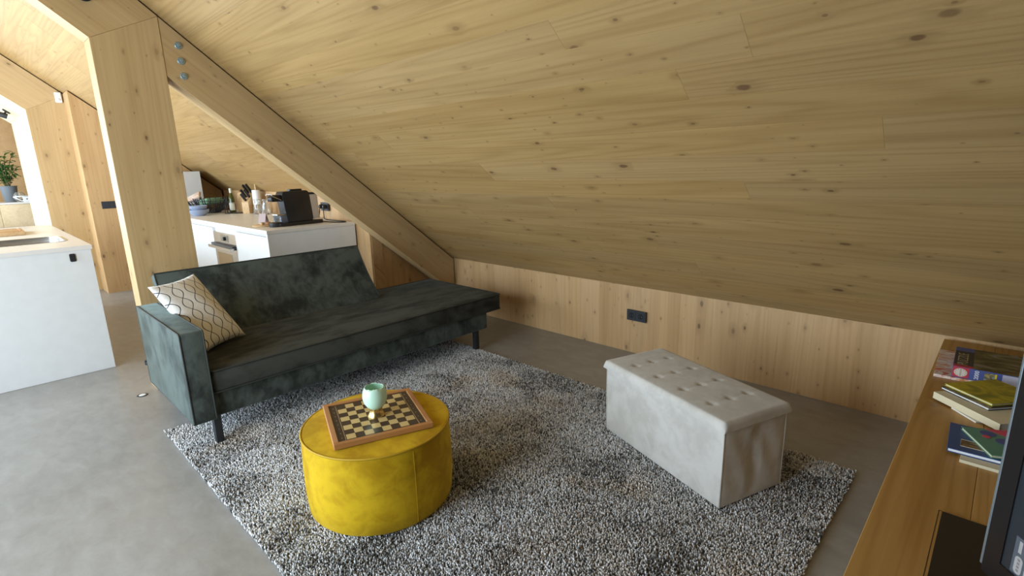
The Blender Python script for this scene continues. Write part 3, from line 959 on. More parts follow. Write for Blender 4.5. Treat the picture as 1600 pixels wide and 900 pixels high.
# ------------------------------------------------------------------ kitchen island
IX0, IX1, IY0, IY1, IZ = -7.15, -4.72, -0.75, 0.580, 0.925
isl = thing('kitchen_island', 'white kitchen island with pale worktop and steel sink, left of the sofa', 'kitchen island', (IX1, IY1, 0))
bx0, bx1, by0, by1, bzt = IX0 + .02, IX1, IY0 + .02, IY1 - .004, IZ - .0305
for nm, lo_, hi_ in (('end_panel', (bx1 - .02, by0, .001), (bx1, by1, bzt)), ('end_panel', (bx0, by0, .001), (bx0 + .02, by1, bzt)),
                     ('side_panel', (bx0 + .0205, by1 - .02, .001), (bx1 - .0205, by1, bzt)), ('side_panel', (bx0 + .0205, by0, .001), (bx1 - .0205, by0 + .02, bzt))):
    obj(nm, box(lo_, hi_, .001, 1), M['white'], isl, None, world=True)
obj('bottom_panel', box((bx0 + .0205, by0 + .0205, .05), (bx1 - .0205, by1 - .0205, .07)), M['white'], isl, None, world=True)
# worktop with a cut-out for the sink
SK = (-5.68, -5.17, -0.32, 0.50)     # x0 x1 y0 y1
b = bmesh.new()
outer = [(IX0, IY0), (IX1 + .006, IY0), (IX1 + .006, IY1 + .004), (IX0, IY1 + .004)]
inner = roundrect(SK[0], SK[2], SK[1], SK[3], .07, 6)
for z_, flip in ((IZ, False), (IZ - .030, True)):
    vo = [b.verts.new((x, y, z_)) for x, y in outer]; vi = [b.verts.new((x, y, z_)) for x, y in inner]
    eo = [b.edges.new((vo[k], vo[(k + 1) % 4])) for k in range(4)]
    ei = [b.edges.new((vi[k], vi[(k + 1) % len(vi)])) for k in range(len(vi))]
    bmesh.ops.triangle_fill(b, use_beauty=True, use_dissolve=False, edges=eo + ei)
    if not flip: top_o, top_i = vo, vi
    else: bot_o, bot_i = vo, vi
for k in range(4): b.faces.new((top_o[k], bot_o[k], bot_o[(k + 1) % 4], top_o[(k + 1) % 4]))
n_ = len(inner)
for k in range(n_): b.faces.new((top_i[k], top_i[(k + 1) % n_], bot_i[(k + 1) % n_], bot_i[k]))
obj('worktop', b, M['worktop'], isl, None, world=True)
b = bmesh.new()
r1 = [b.verts.new((x, y, IZ + .002)) for x, y in roundrect(SK[0] - .012, SK[2] - .012, SK[1] + .012, SK[3] + .012, .08, 6)]
r2 = [b.verts.new((x, y, IZ + .001)) for x, y in roundrect(SK[0] + .004, SK[2] + .004, SK[1] - .004, SK[3] - .004, .066, 6)]
rings_ = [r1, r2]
for d_, z_ in ((.006, -.03), (.010, -.15), (.022, -.17), (.05, -.176)):
    rings_.append([b.verts.new((x, y, IZ + z_)) for x, y in roundrect(SK[0] + d_, SK[2] + d_, SK[1] - d_, SK[3] - d_, max(.02, .066 - d_ * .5), 6)])
for a, c in zip(rings_, rings_[1:]):
    for k in range(n_): b.faces.new((a[k], a[(k + 1) % n_], c[(k + 1) % n_], c[k]))
b.faces.new(rings_[-1])
snk = obj('sink', b, M['steel'], isl, None, smooth=50, world=True)
obj('drain', lathe([(0, 0), (.045, 0), (.042, .003), (.02, .002), (0, .001)], 24), M['steel'], snk, T((SK[0] + SK[1]) / 2, (SK[2] + SK[3]) / 2, IZ - .1755), world=True)
sk = thing('island_socket', 'small black socket on the end panel of the white island', 'socket', matrix=onface_x(IX1, 0.467, .849))
obj('plate', prism(roundrect(-.017, -.030, .017, .026, .008), 0, .006), M['socket'], sk)
obj('flap', prism(roundrect(-.013, -.024, .013, .018, .006), .006, .009), M['black'], sk)
cbd = thing('cutting_board', 'thick wooden cutting board lying on the island behind the sink', 'cutting board', (-6.25, 0.06, IZ + .001))
obj('slab', box((-.19, -.33, 0), (.19, .27, .034), .006, 2), M['lightwood'], cbd, None, smooth=40)
obj('juice_groove', tube([(x, y, .0342) for x, y in roundrect(-.165, -.305, .165, .245, .02)], .003, 6, True), M['frame'], cbd, None)

# ------------------------------------------------------------------ kitchen run along the splashback
KX0, KX1, KY, KZT = -7.33, -4.375, 1.675, 0.93
kr = thing('kitchen_worktop', 'pale worktop of the kitchen run holding the coffee machine', 'worktop', (KX1, KY, KZT - .03))
obj('slab', box((KX0, KY - .006, KZT - .03), (KX1 + .004, W2 - .002, KZT), .0015, 1), M['worktop'], kr, None, world=True)
obj('shadow_rail', box((KX0, KY + .016, KZT - .055), (KX1 - .0225, KY + .03, KZT - .0305)), M['greywhite'], kr, None, world=True)
ed = thing('kitchen_end_panel', 'white end panel of the kitchen run behind the sofa', 'panel', (KX1, KY, 0))
obj('panel', box((KX1 - .022, KY + .0, 0), (KX1, W2 - .003, KZT - .031), .001, 1), M['white'], ed, None, world=True)
obj('edge_band', box((KX1 - .0222, KY - .0012, 0), (KX1 + .0002, KY - .0001, KZT - .0315)), M['white'], ed, None, world=True)
bounds = [KX1 - .024, -5.13, -5.735, -6.53, KX0]
for k in range(4):
    x1_, x0_ = bounds[k], bounds[k + 1]
    if k == 1:
        ov = thing('built_in_oven', 'steel built-in oven with bar handle in the white kitchen front', 'oven', ((x0_ + x1_) / 2, KY, 0))
        obj('cabinet_body', box((x0_ + .001, KY + .024, .08), (x1_ - .001, W2 - .02, KZT - .0562)), M['white'], ov, None, world=True)
        obj('control_panel', box((x0_ + .003, KY, .735), (x1_ - .003, KY + .023, .838), .001, 1), M['steel'], ov, None, world=True)
        dsp = obj('display', box((x0_ + .20, KY - .0015, .755), (x1_ - .19, KY - .0002, .822)), plain('oven display', (.22, .19, .15), .2), ov, None, world=True)
        obj('knob', lathe([(0, 0), (.019, 0), (.017, .022), (0, .023)], 24), M['black'], ov, onwall_y((x0_ + x1_) / 2 + .035, KY - .002, .788), smooth=40, world=True)
        dr = obj('oven_door', box((x0_ + .003, KY, .235), (x1_ - .003, KY + .023, .728), .001, 1), M['steel'], ov, None, world=True)
        obj('door_glass', box((x0_ + .06, KY - .0015, .30), (x1_ - .15, KY - .0002, .64)), plain('oven glass', (.30, .21, .12), .12), dr, None, world=True)
        b = box((x0_ - .005, KY - .060, .690), (x1_ + .012, KY - .035, .716), .002, 1)
        for xx in (x0_ + .04, x1_ - .06): box((xx, KY - .036, .694), (xx + .02, KY - .0002, .712), 0, 2, b)
        obj('handle', b, M['steel'], dr, None, world=True)
        obj('handle_shade_block', box((x0_ + .01, KY - .034, .716), (x1_ - .01, KY - .0002, .7335)), M['black'], ov, None, world=True)  # solid black block standing in for the shade behind the handle
        obj('bottom_drawer', box((x0_ + .003, KY, .09), (x1_ - .003, KY + .023, .23), .001, 1), M['white'], ov, None, world=True)
    else:
        lab = {0: 'white kitchen cabinet at the near end, right of the oven', 2: 'white kitchen cabinet left of the oven', 3: 'white kitchen cabinet at the far end beside the tall unit'}[k]
        t = thing('kitchen_cabinet', lab, 'cabinet', ((x0_ + x1_) / 2, KY, 0))
        obj('body', box((x0_ + .001, KY + .024, .001), (x1_ - .001, W2 - .02, KZT - .0562)), M['white'], t, None, world=True)
        obj('door', box((x0_ + .002, KY, .09), (x1_ - .002, KY + .023, KZT - .058), .001, 1), M['white'], t, None, world=True)
tc = thing('tall_cabinet', 'pale grey tall cabinet closing the far end of the kitchen worktop', 'cabinet', (-7.6, 1.9, 0))
obj('carcass', box((-7.84, 1.70, 0.002), (-7.336, 2.10, 1.425), .002, 1), M['greywhite'], tc, None, world=True)
obj('door', box((-7.84, 1.677, .09), (-7.336, 1.699, 1.42), .002, 1), M['greywhite'], tc, None, world=True)

# coffee machine
cmz = KZT + .0005
cm = thing('coffee_machine', 'black capsule coffee machine on the end of the kitchen worktop', 'coffee machine', (-4.64, 2.06, cmz), math.radians(4))
# local: -y is the cup side (front), +y the tank
obj('foot_plate', prism(roundrect(-.068, -.215, .068, .225, .045, 6), 0, .030, bev=.003), M['black'], cm, None, smooth=40)
obj('cup_stand', lathe([(0, 0), (.054, 0), (.056, .006), (.056, .034), (.05, .038), (0, .038)], 32), M['blackmetal'], cm, T(0, -.205, 0), smooth=40)
b = prism([(-.125, .03), (.115, .03), (.100, .285), (.080, .300), (-.138, .296), (-.150, .272)], -.060, .060, bev=.006)
obj('body', b, M['black'], cm, axes((0, 0, 0), (0, 1, 0), (0, 0, 1), (1, 0, 0)), smooth=40)
obj('brew_head', prism([(-.235, .215), (-.135, .215), (-.140, .272), (-.215, .272), (-.240, .250)], -.042, .042, bev=.008), M['black'], cm, axes((0, 0, 0), (0, 1, 0), (0, 0, 1), (1, 0, 0)), smooth=40)
obj('chrome_lever', tube(smoothpath([(.046, -.15, .225), (.046, -.225, .262), (.046, -.235, .278), (-.046, -.235, .278), (-.046, -.225, .262), (-.046, -.15, .225)]), .0045, 8), M['steel'], cm, None, smooth=True)
obj('lid', prism(roundrect(-.03, -.06, .03, .06, .02), .297, .314, bev=.003), M['black'], cm, None, smooth=40)
obj('drip_grid', box((-.045, -.205, .095), (.045, -.12, .108), .002, 1), M['steel'], cm, None)
tk = obj('water_tank', prism([(.122, .045), (.190, .045), (.182, .262), (.104, .262)], -.052, .052, bev=.005), plain('smoky tank', (.52, .47, .43), .12), cm, axes((0, 0, 0), (0, 1, 0), (0, 0, 1), (1, 0, 0)), smooth=40)
obj('tank_lid', prism([(.098, .263), (.190, .263), (.188, .276), (.100, .280)], -.054, .054), M['black'], tk)

# power plug and cable on splashback
sp_ = socket('wall_socket', 'black double socket with plugs on the splashback by the coffee machine', 'socket', onwall_y(-4.915, W2, 1.050), 2)
for k, xo in enumerate((-.037, .037)):
    pl = thing('power_plug', ('black plug in the left splashback socket', 'black plug in the right splashback socket')[k], 'plug', matrix=onwall_y(-4.915 + xo, W2 - .0125, 1.052))
    obj('plug_body', lathe([(0, 0), (.022, 0), (.021, .022), (.012, .034), (0, .036)], 20), M['black'], pl, None, smooth=40)
    y0 = W2 - .04
    if k == 1:
        path = [(-4.878, y0, 1.045), (-4.872, y0 - .005, .99), (-4.86, y0 - .01, .945), (-4.80, y0 - .02, KZT + .006), (-4.60, 2.405, KZT + .005), (-4.45, 2.415, KZT + .005), (-4.405, 2.38, KZT + .005), (-4.45, 2.335, KZT + .005), (-4.56, 2.31, KZT + .005), (-4.655, 2.292, KZT + .008)]
    else:
        path = [(-4.952, y0, 1.045), (-4.955, y0 - .004, 1.0), (-4.98, y0 - .008, .955), (-5.06, y0 - .02, KZT + .007), (-5.16, y0 - .03, KZT + .006)]
    obj('cable', tube(smoothpath(path), .005, 8), M['black'], pl, None, smooth=True, world=True)

# small things near the machine
wd = thing('serving_board', 'small round wooden board beside the coffee machine', 'board', (-4.80, 1.83, KZT + .0005))
obj('disc', lathe([(0, 0), (.100, 0), (.104, .004), (.104, .010), (.100, .013), (0, .013)], 40), M['lightwood'], wd, None, smooth=40)
cs = thing('card_stand', 'folded mauve card standing on the small wooden board', 'card', (-4.86, 1.845, KZT + .0137), .5)
for s in (-1, 1):
    obj('card_panel', box((-.035, -.0012, 0), (.035, .0012, .095)), M['mauve'], cs, T(0, s * .030, 0) @ RX(s * .31))
for k, (x_, y_) in enumerate(((-4.765, 1.795), (-4.735, 1.835), (-4.775, 1.85))):
    t = thing('wooden_dish', ('tiny light wooden pot at the front of the serving board', 'tiny brown pot nearest the coffee machine on the serving board', 'tiny brown pot at the back of the serving board')[k], 'pot', (x_, y_, KZT + .0137), group='tiny pots on the serving board')
    obj('bowl', lathe([(0, 0), (.013, 0), (.018, .008), (.019, .022), (.016, .022), (.014, .008), (0, .006)], 20), M['frame' if k else 'lightwood'], t, None, smooth=40)
gs = thing('drinking_glass', 'small blue tinted glass in front of the coffee machine', 'glass', (-4.87, 1.975, KZT + .0005))
obj('bowl', lathe([(0, 0), (.030, 0), (.034, .01), (.040, .075), (.0375, .075), (.031, .012), (0, .008)], 28), M['blueglass'], gs, None, smooth=40)
obj('rim', tube([(.0388 * math.cos(t_), .0388 * math.sin(t_), .0752) for t_ in np.linspace(0, 2 * PI, 29)[:-1]], .0012, 6, True), M['blueglass'], gs, None, smooth=True)

# bowls, basket, bottle, rack, knives
for k, (z_, s_, lab) in enumerate(((0, 1.0, 'lower blue grey bowl of the nested pair at the counter edge'), (.045, .86, 'upper blue grey bowl nested in another bowl'))):
    t = thing('ceramic_bowl', lab, 'bowl', (-6.70, 1.845, KZT + .0005 + z_), group='nested blue grey bowls')
    obj('bowl', lathe([(0, 0), (.055 * s_, 0), (.062 * s_, .006), (.100 * s_, .040), (.108 * s_, .066), (.103 * s_, .066), (.093 * s_, .042), (.05 * s_, .012), (0, .010)], 40), M['bluebowl'], t, None, smooth=40)
    obj('rim', tube([(.1055 * s_ * math.cos(a), .1055 * s_ * math.sin(a), .066) for a in np.linspace(0, 2 * PI, 41)[:-1]], .003, 6, True), M['bluebowl'], t, None, smooth=True)
bk_ = thing('wire_basket', 'large black wire fruit basket on the kitchen worktop', 'basket', (-7.02, 2.06, KZT + .0005))
r3_ = random.Random(12)
b = bmesh.new()
for lev, (R_, z_) in enumerate(((.11, .008), (.165, .055), (.21, .105), (.240, .150))):
    tube([(R_ * math.cos(a), R_ * math.sin(a), z_) for a in np.linspace(0, 2 * PI, 33)[:-1]], .0045, 6, True, b)
obj('rings', b, M['blackmetal'], bk_, None, smooth=True)
b = bmesh.new()
for k in range(34):
    a = 2 * PI * k / 34; da = r3_.uniform(-.16, .16)
    tube([(.10 * math.cos(a), .10 * math.sin(a), .008), (.17 * math.cos(a + da * .5), .17 * math.sin(a + da * .5), .062), (.228 * math.cos(a + da), .228 * math.sin(a + da), .135), (.255 * math.cos(a + da), .255 * math.sin(a + da), .185)], .0062, 6, False, b)
obj('bars', b, M['blackmetal'], bk_, None, smooth=True)
cl = thing('folded_cloth', 'green folded cloth lying in the wire basket', 'cloth', (-7.00, 2.08, KZT + .110), .3)
obj('fold', softbox(-.09, -.11, 0, .09, .11, .035, .012, .01, 4, 6), M['greencloth'], cl, T(0, 0, 0) @ RY(-.15), smooth=50)
obj('upper_fold', softbox(-.08, -.10, .036, .08, .10, .062, .010, .008, 4, 6), M['greencloth'], cl, RY(-.15), smooth=50)
cl = thing('printed_cloth', 'peach printed packet leaning in the wire basket', 'packet', (-7.12, 1.93, KZT + .125), -.5)
obj('packet_front', softbox(-.09, -.09, 0, .09, .09, .03, .01, .012, 3, 3), art('peach print', [(0, (.75, .68, .58)), (.45, (.80, .72, .62)), (.6, (.70, .42, .32)), (1, (.78, .70, .60))], 22), cl, T(0, 0, .05) @ RX(.45) @ RY(.3), smooth=50)
bt = thing('oil_bottle', 'slim olive oil bottle with pale neck on the kitchen worktop', 'bottle', (-6.78, 2.235, KZT + .0005))
obj('glass_body', lathe([(0, 0), (.030, 0), (.032, .005), (.032, .150), (.028, .185), (.015, .215), (.0125, .235), (0, .235)], 28), M['oil'], bt, None, smooth=40)
obj('neck_label', lathe([(0, .235), (.0135, .235), (.0145, .270), (.0135, .288), (0, .288)], 24), M['label'], bt, None, smooth=40)
obj('label_band', lathe([(.0322, .03), (.0326, .03), (.0326, .12), (.0322, .12)], 28, cap=False), M['label'], bt, None, smooth=40)
rk = thing('wire_stand', 'thin black wire cookbook stand on the kitchen worktop', 'stand', (-6.62, 2.20, KZT + .0005), .75)
b = bmesh.new()
for p_ in ([(-.10, -.03, .004), (.10, -.03, .004), (.10, .09, .004), (-.10, .09, .004)],):
    tube(p_, .004, 6, True, b)
for p_ in ([(-.10, -.03, .004), (-.10, .02, .20)], [(.10, .09, .004), (.10, .09, .14)], [(-.07, -.03, .004), (-.07, -.03, .12), (.03, -.03, .12), (.03, -.03, .004)], [(-.10, .02, .20), (-.10, .09, .004)]):
    tube(p_, .004, 6, False, b)
obj('wire_frame', b, M['blackmetal'], rk, None, smooth=True)
cbk = thing('chopping_board', 'upright wooden chopping board leaning behind the wire stand', 'chopping board', (-6.72, 2.36, KZT + .0005), .45)
obj('slab', prism(roundrect(-.115, 0, .115, .235, .03), -.009, .009, bev=.002), M['lightwood'], cbk, RX(PI / 2 - .12), smooth=40)
obj('hang_hole', lathe([(0, 0), (.011, 0), (.011, .001), (0, .001)], 18), M['frame'], cbk, T(0, -.036, .20) @ RX(PI / 2 - .12))
kb = thing('knife_block', 'pale wooden knife block with black handled knives', 'knife block', (-6.50, 2.34, KZT + .0005), .55)
obj('block', prism([(-.085, 0), (.085, 0), (.085, .17), (.03, .235), (-.085, .13)], -.045, .045, bev=.003), M['lightwood'], kb, axes((0, 0, 0), (0, 1, 0), (0, 0, 1), (1, 0, 0)), smooth=40)
for k, (x_, s_, z_, L_) in enumerate(((-.025, .055, .217, .15), (.022, .055, .217, .16), (-.025, .0, .178, .13), (.022, .0, .178, .13), (0, -.05, .148, .11))):
    h = obj('knife_handle', box((-.010, -.013, 0), (.010, .013, L_), .004, 2), M['black'], kb, T(x_, s_ - .01, z_ - .004) @ RX(.72), smooth=40)
    obj('bolster', box((-.009, -.012, -.006), (.009, .012, .0)), M['steel'], h)
pr = thing('paper_roll', 'white kitchen paper roll on a wooden stick holder', 'paper roll', (-6.40, 2.385, KZT + .0005))
obj('holder', lathe([(0, 0), (.055, 0), (.055, .012), (.012, .014), (.010, .330), (.013, .338), (0, .342)], 24), M['lightwood'], pr, None, smooth=40)
obj('roll', lathe([(.018, .10), (.045, .10), (.045, .265), (.018, .265)], 28, cap=False), M['whiteplastic'], pr, None, smooth=40)
for k, (x_, y_, s_) in enumerate(((-6.25, 2.33, 1.0), (-6.10, 2.36, .9))):
    t = thing('glass_jar', ('clear glass carafe beside the paper roll', 'smaller clear glass jar right of the carafe')[k], 'jar', (x_, y_, KZT + .0005))
    obj('jar', lathe([(0, 0), (.050 * s_, 0), (.055 * s_, .012), (.042 * s_, .10), (.030 * s_, .14), (.040 * s_, .165), (.037 * s_, .165), (.027 * s_, .14), (.038 * s_, .10), (.050 * s_, .016), (0, .010)], 28), M['glass'], t, None, smooth=40)
    obj('rim', tube([(.0385 * s_ * math.cos(a), .0385 * s_ * math.sin(a), .166) for a in np.linspace(0, 2 * PI, 29)[:-1]], .002, 6, True), M['glass'], t, None, smooth=True)

# ------------------------------------------------------------------ far room: sideboard, plant, boxes
sb = thing('sideboard', 'pale wooden sideboard seen through the far portal', 'sideboard', (-11.6, .35, 0))
obj('body', box((-11.8, -.75, .64), (-11.30, .95, 1.005), .002, 1), M['pale'], sb, T(0, 0, 0), world=True)
obj('top', box((-11.82, -.77, 1.006), (-11.28, .97, 1.03), .002, 1), M['worktop'], sb, None, world=True)
for k in range(3): obj('door', box((-11.299, -.74 + k * .565, .65), (-11.285, -.18 + k * .565, 1.0), .001, 1), M['pale'], sb, None, world=True)
for x_ in (-11.75, -11.36):
    for y_ in (-.7, .85): obj('leg', box((x_, y_, 0), (x_ + .05, y_ + .05, .639)), M['pale'], sb, None, world=True)
bn = thing('bench_cushion', 'dark green mottled bench cushion below the far sideboard', 'bench', (-10.9, .2, 0))
obj('seat', softbox(-11.15, -.7, .52, -10.70, .66, .66, .03, .01, 3, 8), M['darkgreen'], bn, None, smooth=50, world=True)
obj('plinth', box((-11.12, -.66, 0), (-10.74, .62, .519)), M['pale'], bn, None, world=True)

pp = thing('potted_plant', 'leafy green plant in a dark grey pot on the far sideboard', 'potted plant', (-11.62, .56, 1.031))
obj('pot', lathe([(0, 0), (.075, 0), (.082, .01), (.105, .24), (.112, .25), (.100, .25), (.094, .225), (0, .22)], 32), M['pot'], pp, None, smooth=40)
obj('soil', lathe([(0, .222), (.093, .224), (0, .232)], 24), M['soil'], pp)
r5 = random.Random(5)
leafbm = bmesh.new()
prof_ = [(0, 0), (.012, .02), (.020, .05), (.017, .08), (0, .105)]
mid = [leafbm.verts.new((0, y, -.012 * (y / .1) ** 2)) for x, y in prof_]
lf = [leafbm.verts.new((-x, y, .006 - .012 * (y / .1) ** 2)) for x, y in prof_[1:-1]]
rt = [leafbm.verts.new((x, y, .006 - .012 * (y / .1) ** 2)) for x, y in prof_[1:-1]]
for s_ in (lf, rt):
    leafbm.faces.new((mid[0], s_[0], mid[1])); leafbm.faces.new((mid[1], s_[0], s_[1], mid[2]))
    leafbm.faces.new((mid[2], s_[1], s_[2], mid[3])); leafbm.faces.new((mid[3], s_[2], mid[4]))
lme = bpy.data.meshes.new('leaf'); leafbm.to_mesh(lme); leafbm.free(); lme.materials.append(M['leaf'])
stems = bmesh.new()
for k in range(16):
    a = r5.uniform(0, 2 * PI); sp = r5.uniform(.05, .24); hh = r5.uniform(.20, .66)
    pts = smoothpath([(0.02 * math.cos(a), .02 * math.sin(a), .22), (sp * .45 * math.cos(a), sp * .45 * math.sin(a), .22 + hh * .6), (sp * math.cos(a), sp * math.sin(a), .22 + hh)], 6)
    tube(pts, .004, 5, False, stems)
    for q in range(15):
        pnt = pts[min(len(pts) - 1, 3 + int(q * 10 / 15))]
        Ml = T(*pnt) @ RZ(r5.uniform(0, 2 * PI)) @ RX(r5.uniform(-.5, .7)) @ Matrix.Scale(r5.uniform(.7, 1.25), 4)
        inst('leaf', lme, pp, Ml)
obj('stems', stems, M['stem'], pp, None, smooth=True)
t = thing('glass_vase', 'round clear glass vase in front of the far plant pot', 'vase', (-11.44, .655, 1.031))
obj('vase', lathe([(0, 0), (.035, 0), (.070, .04), (.078, .08), (.060, .13), (.040, .15), (.037, .15), (.056, .128), (.074, .08), (.066, .042), (0, .008)], 28), M['glass'], t, None, smooth=40)
obj('rim', tube([(.0385 * math.cos(a), .0385 * math.sin(a), .151) for a in np.linspace(0, 2 * PI, 29)[:-1]], .002, 6, True), M['glass'], t, None, smooth=True)
t = thing('triangle_ornament', 'white triangular ornament lying on the far sideboard', 'ornament', (-11.345, .665, 1.031))
b = bmesh.new()
for p0, p1 in (((-.09, .075), (.10, .085)), ((.10, .085), (.005, .004)), ((.005, .004), (-.09, .075))):
    tube([(0, p0[0], p0[1] + .008), (0, p1[0], p1[1] + .008)], .009, 6, False, b)
obj('triangle', b, M['whiteplastic'], t, None, smooth=True)
t = thing('teal_folder', 'teal cardboard folder standing on the far sideboard', 'folder', (-11.30, .835, 1.031))
obj('cover', box((-.03, -.06, 0), (-.002, .08, .165), .002, 1), M['teal'], t, RX(-.12))
obj('pages', box((-.028, -.061, .004), (-.004, -.06, .15)), M['paper'], t, RX(-.12))
t = thing('white_box', 'small white box at the front of the far sideboard', 'box', (-11.295, .725, 1.031))
obj('carton', box((-.03, -.045, 0), (.01, .042, .085), .002, 1), M['whiteplastic'], t)
obj('mark', lathe([(0, 0), (.009, 0), (.009, .0006), (0, .0006)], 18), M['black'], t, T(.0101, 0, .045) @ RY(PI / 2))
t = thing('black_organiser', 'black angled organiser between the ornament and teal folder', 'organiser', (-11.375, .83, 1.031))
obj('tray', prism([(-.08, 0), (.03, 0), (.03, .12), (-.05, .10)], -.02, .02), M['black'], t, axes((0, 0, 0), (0, 1, 0), (0, 0, 1), (1, 0, 0)))
obj('divider', box((.0205, -.06, 0), (.024, -.02, .02)), M['black'], t)

# ------------------------------------------------------------------ low television bench
TZ = 0.503
TX0, TX1, TY0, TY1 = -0.157, 0.60, 0.45, 3.262
tvb = thing('tv_bench', 'long oiled pine low bench along the gable, holding books', 'tv bench', (.2, 1.8, 0))
bpl = [(TX0, .09), (.0, .0)]
ws = [0.19, 0.20, 0.19, 0.177]
xx = TX0
for w_ in ws:
    b = box((-(TY1 - TY0) / 2, -w_ / 2 + .0003, -.04), ((TY1 - TY0) / 2, w_ / 2 - .0003, 0), .0012, 1)
    obj('top_plank', b, M['bench'], tvb, axes((xx + w_ / 2, (TY0 + TY1) / 2, TZ), (0, 1, 0), (-1, 0, 0), (0, 0, 1)), world=True)
    xx += w_
b = box((-1.38, -.3, 0), (1.38, .3, .42), .002, 1)
obj('carcass', b, M['bench'], tvb, axes((.27, 1.86, .04), (0, 1, 0), (-1, 0, 0), (0, 0, 1)), world=True)
obj('plinth', box((.02, TY0 + .08, 0.001), (.55, TY1 - .06, .039)), M['black'], tvb, None, world=True)
for k in range(4):
    b = box((-.335, -.008, -.19), (.335, .008, .19), .002, 1)
    obj('door', b, M['bench'], tvb, axes((-.0385, .85 + k * .675, .255), (0, 1, 0), (1, 0, 0), (0, 0, 1)), world=True)
gap = bmesh.new()
gx0, gx1, gy0, gy1 = -.0295, .50, .90, 1.602
for lo_, hi_ in (((gx0, gy0), (gx0 + .0014, gy1)), ((gx0, gy1 - .0014), (gx0 + .012, gy1))):
    box((lo_[0], lo_[1], TZ + .0001), (hi_[0], hi_[1], TZ + .0006), 0, 2, gap)
obj('hatch_gap', gap, M['black'], tvb, None, world=True)
# television seen edge-on at the right border
td = Vector((.62, -.785, 0)).normalized(); tnrm = Vector((td.y, -td.x, 0))   # facing camera side
if tnrm.y > 0: tnrm = -tnrm
tv = thing('television', 'dark flat television with thin silver edge at the right border', 'television', matrix=axes((.058, 1.345, TZ + .046), td, (0, 0, 1), tnrm) if td.cross(Vector((0, 0, 1))).dot(tnrm) > 0 else axes((.058, 1.345, TZ + .046), td, -tnrm, (0, 0, 1)))
tvZ = td.cross(Vector((0, 0, 1))).dot(tnrm) > 0
TWd, THt = 0.86, .62
assert tvZ
obj('screen_panel', box((.040, .045, -.004), (TWd - .04, THt - .035, .0012)), M['tvback'], tv)
b = bmesh.new()
box((.004, .0, -.035), (.042, THt, .004), 0, 2, b); box((TWd - .042, 0, -.035), (TWd - .004, THt, .004), 0, 2, b)
box((.042, THt - .036, -.035), (TWd - .042, THt, .004), 0, 2, b); box((.042, 0, -.035), (TWd - .042, .046, .004), 0, 2, b)
obj('bezel', b, M['tvbody'], tv)
obj('rear_housing', box((.03, .03, -.05), (TWd - .03, THt - .03, -.0042), .004, 1), M['tvbody'], tv)
obj('silver_edge', box((-.002, .012, -.030), (.0035, THt, .0045), .001, 1), M['silver'], tv)
obj('stand_neck', box((TWd / 2 - .08, -.041, -.035), (TWd / 2 + .08, .10, -.051), .003, 1), M['tvbody'], tv)
bp_ = obj('base_plate', box((-.0225, .92, TZ + .0006), (.48, 1.595, TZ + .0045), .001, 1), M['tvbody'], tv, None, world=True)
obj('base_lip', box((-.0222, 1.5952, TZ + .0006), (.48, 1.599, TZ + .003)), M['bench'], bp_, None, world=True)
st = obj('feature_sticker', box((.062, .050, .0012), (.16, .128, .0016)), M['sticker'], tv)
pil_ = bmesh.new(); prn = bmesh.new()
for k in range(4):
    x_ = .068 + k * .0225
    merge(pil_, prism(roundrect(x_, .053, x_ + .017, .090, .0075), .0016, .0019))
    for q in range(4): box((x_ + .006, .058 + q * .0075, .0019), (x_ + .0115, .063 + q * .0075, .0021), 0, 2, prn)
    box((x_ + .003, .097, .0016), (x_ + .010, .122 - .004 * (k % 2), .0019), 0, 2, pil_)
obj('sticker_pills', pil_, M['pill'], st)
obj('sticker_print', prn, M['pilltext'], st)

# ------------------------------------------------------------------ books and puzzle on the bench
def book(name, label, cat, x, y, z, rot, L, D, th, cover, pages='paper', group=None, spine=True, extra=None, hard=.0025):
    """origin = near-left corner; spine along local x at y=0 .. cover extends to +y"""
    t = thing(name, label, cat, (x, y, z), rot, group)
    obj('cover', box((0, 0, th - hard), (L, D, th), .0006, 1), M[cover], t)
    obj('back_cover', box((0, 0, 0), (L, D, hard), .0006, 1), M[cover], t)
    obj('pages', box((.003, .0025, hard), (L - .003, D - .003, th - hard)), M[pages], t)
    if spine: obj('spine', box((0, -.0006, 0), (L, .0022, th), .0006, 1), M[extra or cover], t)
    return t
book('magazine', 'colourful magazine lying under the puzzle box', 'magazine', -.142, 2.655, TZ + .0005, .03, .34, .37, .012, 'art_mag', hard=.0012)
# puzzle box
pz = thing('puzzle_box', 'puzzle box marked 2000 with a red badge, on the magazine', 'puzzle box', (-.087, 2.662, TZ + .013), .03)
PL, PD, PT = .36, .29, .046
obj('carton', box((0, 0, 0), (PL, PD, PT), .001, 1), M['bluep'], pz)
obj('top_picture', box((.062, .002, PT), (PL - .002, PD - .002, PT + .0006)), M['art_scene'], pz)
obj('top_title_field', box((.001, .028, PT), (.0615, PD - .06, PT + .0008)), M['darkprint'], pz)
obj('top_red_strip', box((.001, .002, PT), (.0615, .0278, PT + .0008)), M['red'], pz)
obj('side_picture', box((.150, -.0006, .002), (PL - .002, 0, PT - .002)), M['art_sky'], pz)
b = prism([(.185, .002), (.21, .012), (.25, .020), (PL - .002, .024), (PL - .002, .002)], 0, .0006)
obj('side_hill', b, M['darkprint'], pz, axes((0, -.0006, 0), (1, 0, 0), (0, 0, 1), (0, -1, 0)))
obj('side_thumbnail', box((.098, -.0008, .006), (.128, 0, PT - .006)), M['art_thumb'], pz)
obj('side_thumbnail_strip', box((.1285, -.0008, .006), (.1345, 0, PT - .006)), M['yellowp'], pz)
bd = obj('badge', box((.001, -.0008, .003), (.052, 0, PT - .001)), M['red'], pz)
face = lambda x, z, d: axes((x, -d, z), (1, 0, 0), (0, 0, 1), (0, -1, 0))
sq_ = Matrix.Diagonal((1.05, .88, 1, 1))
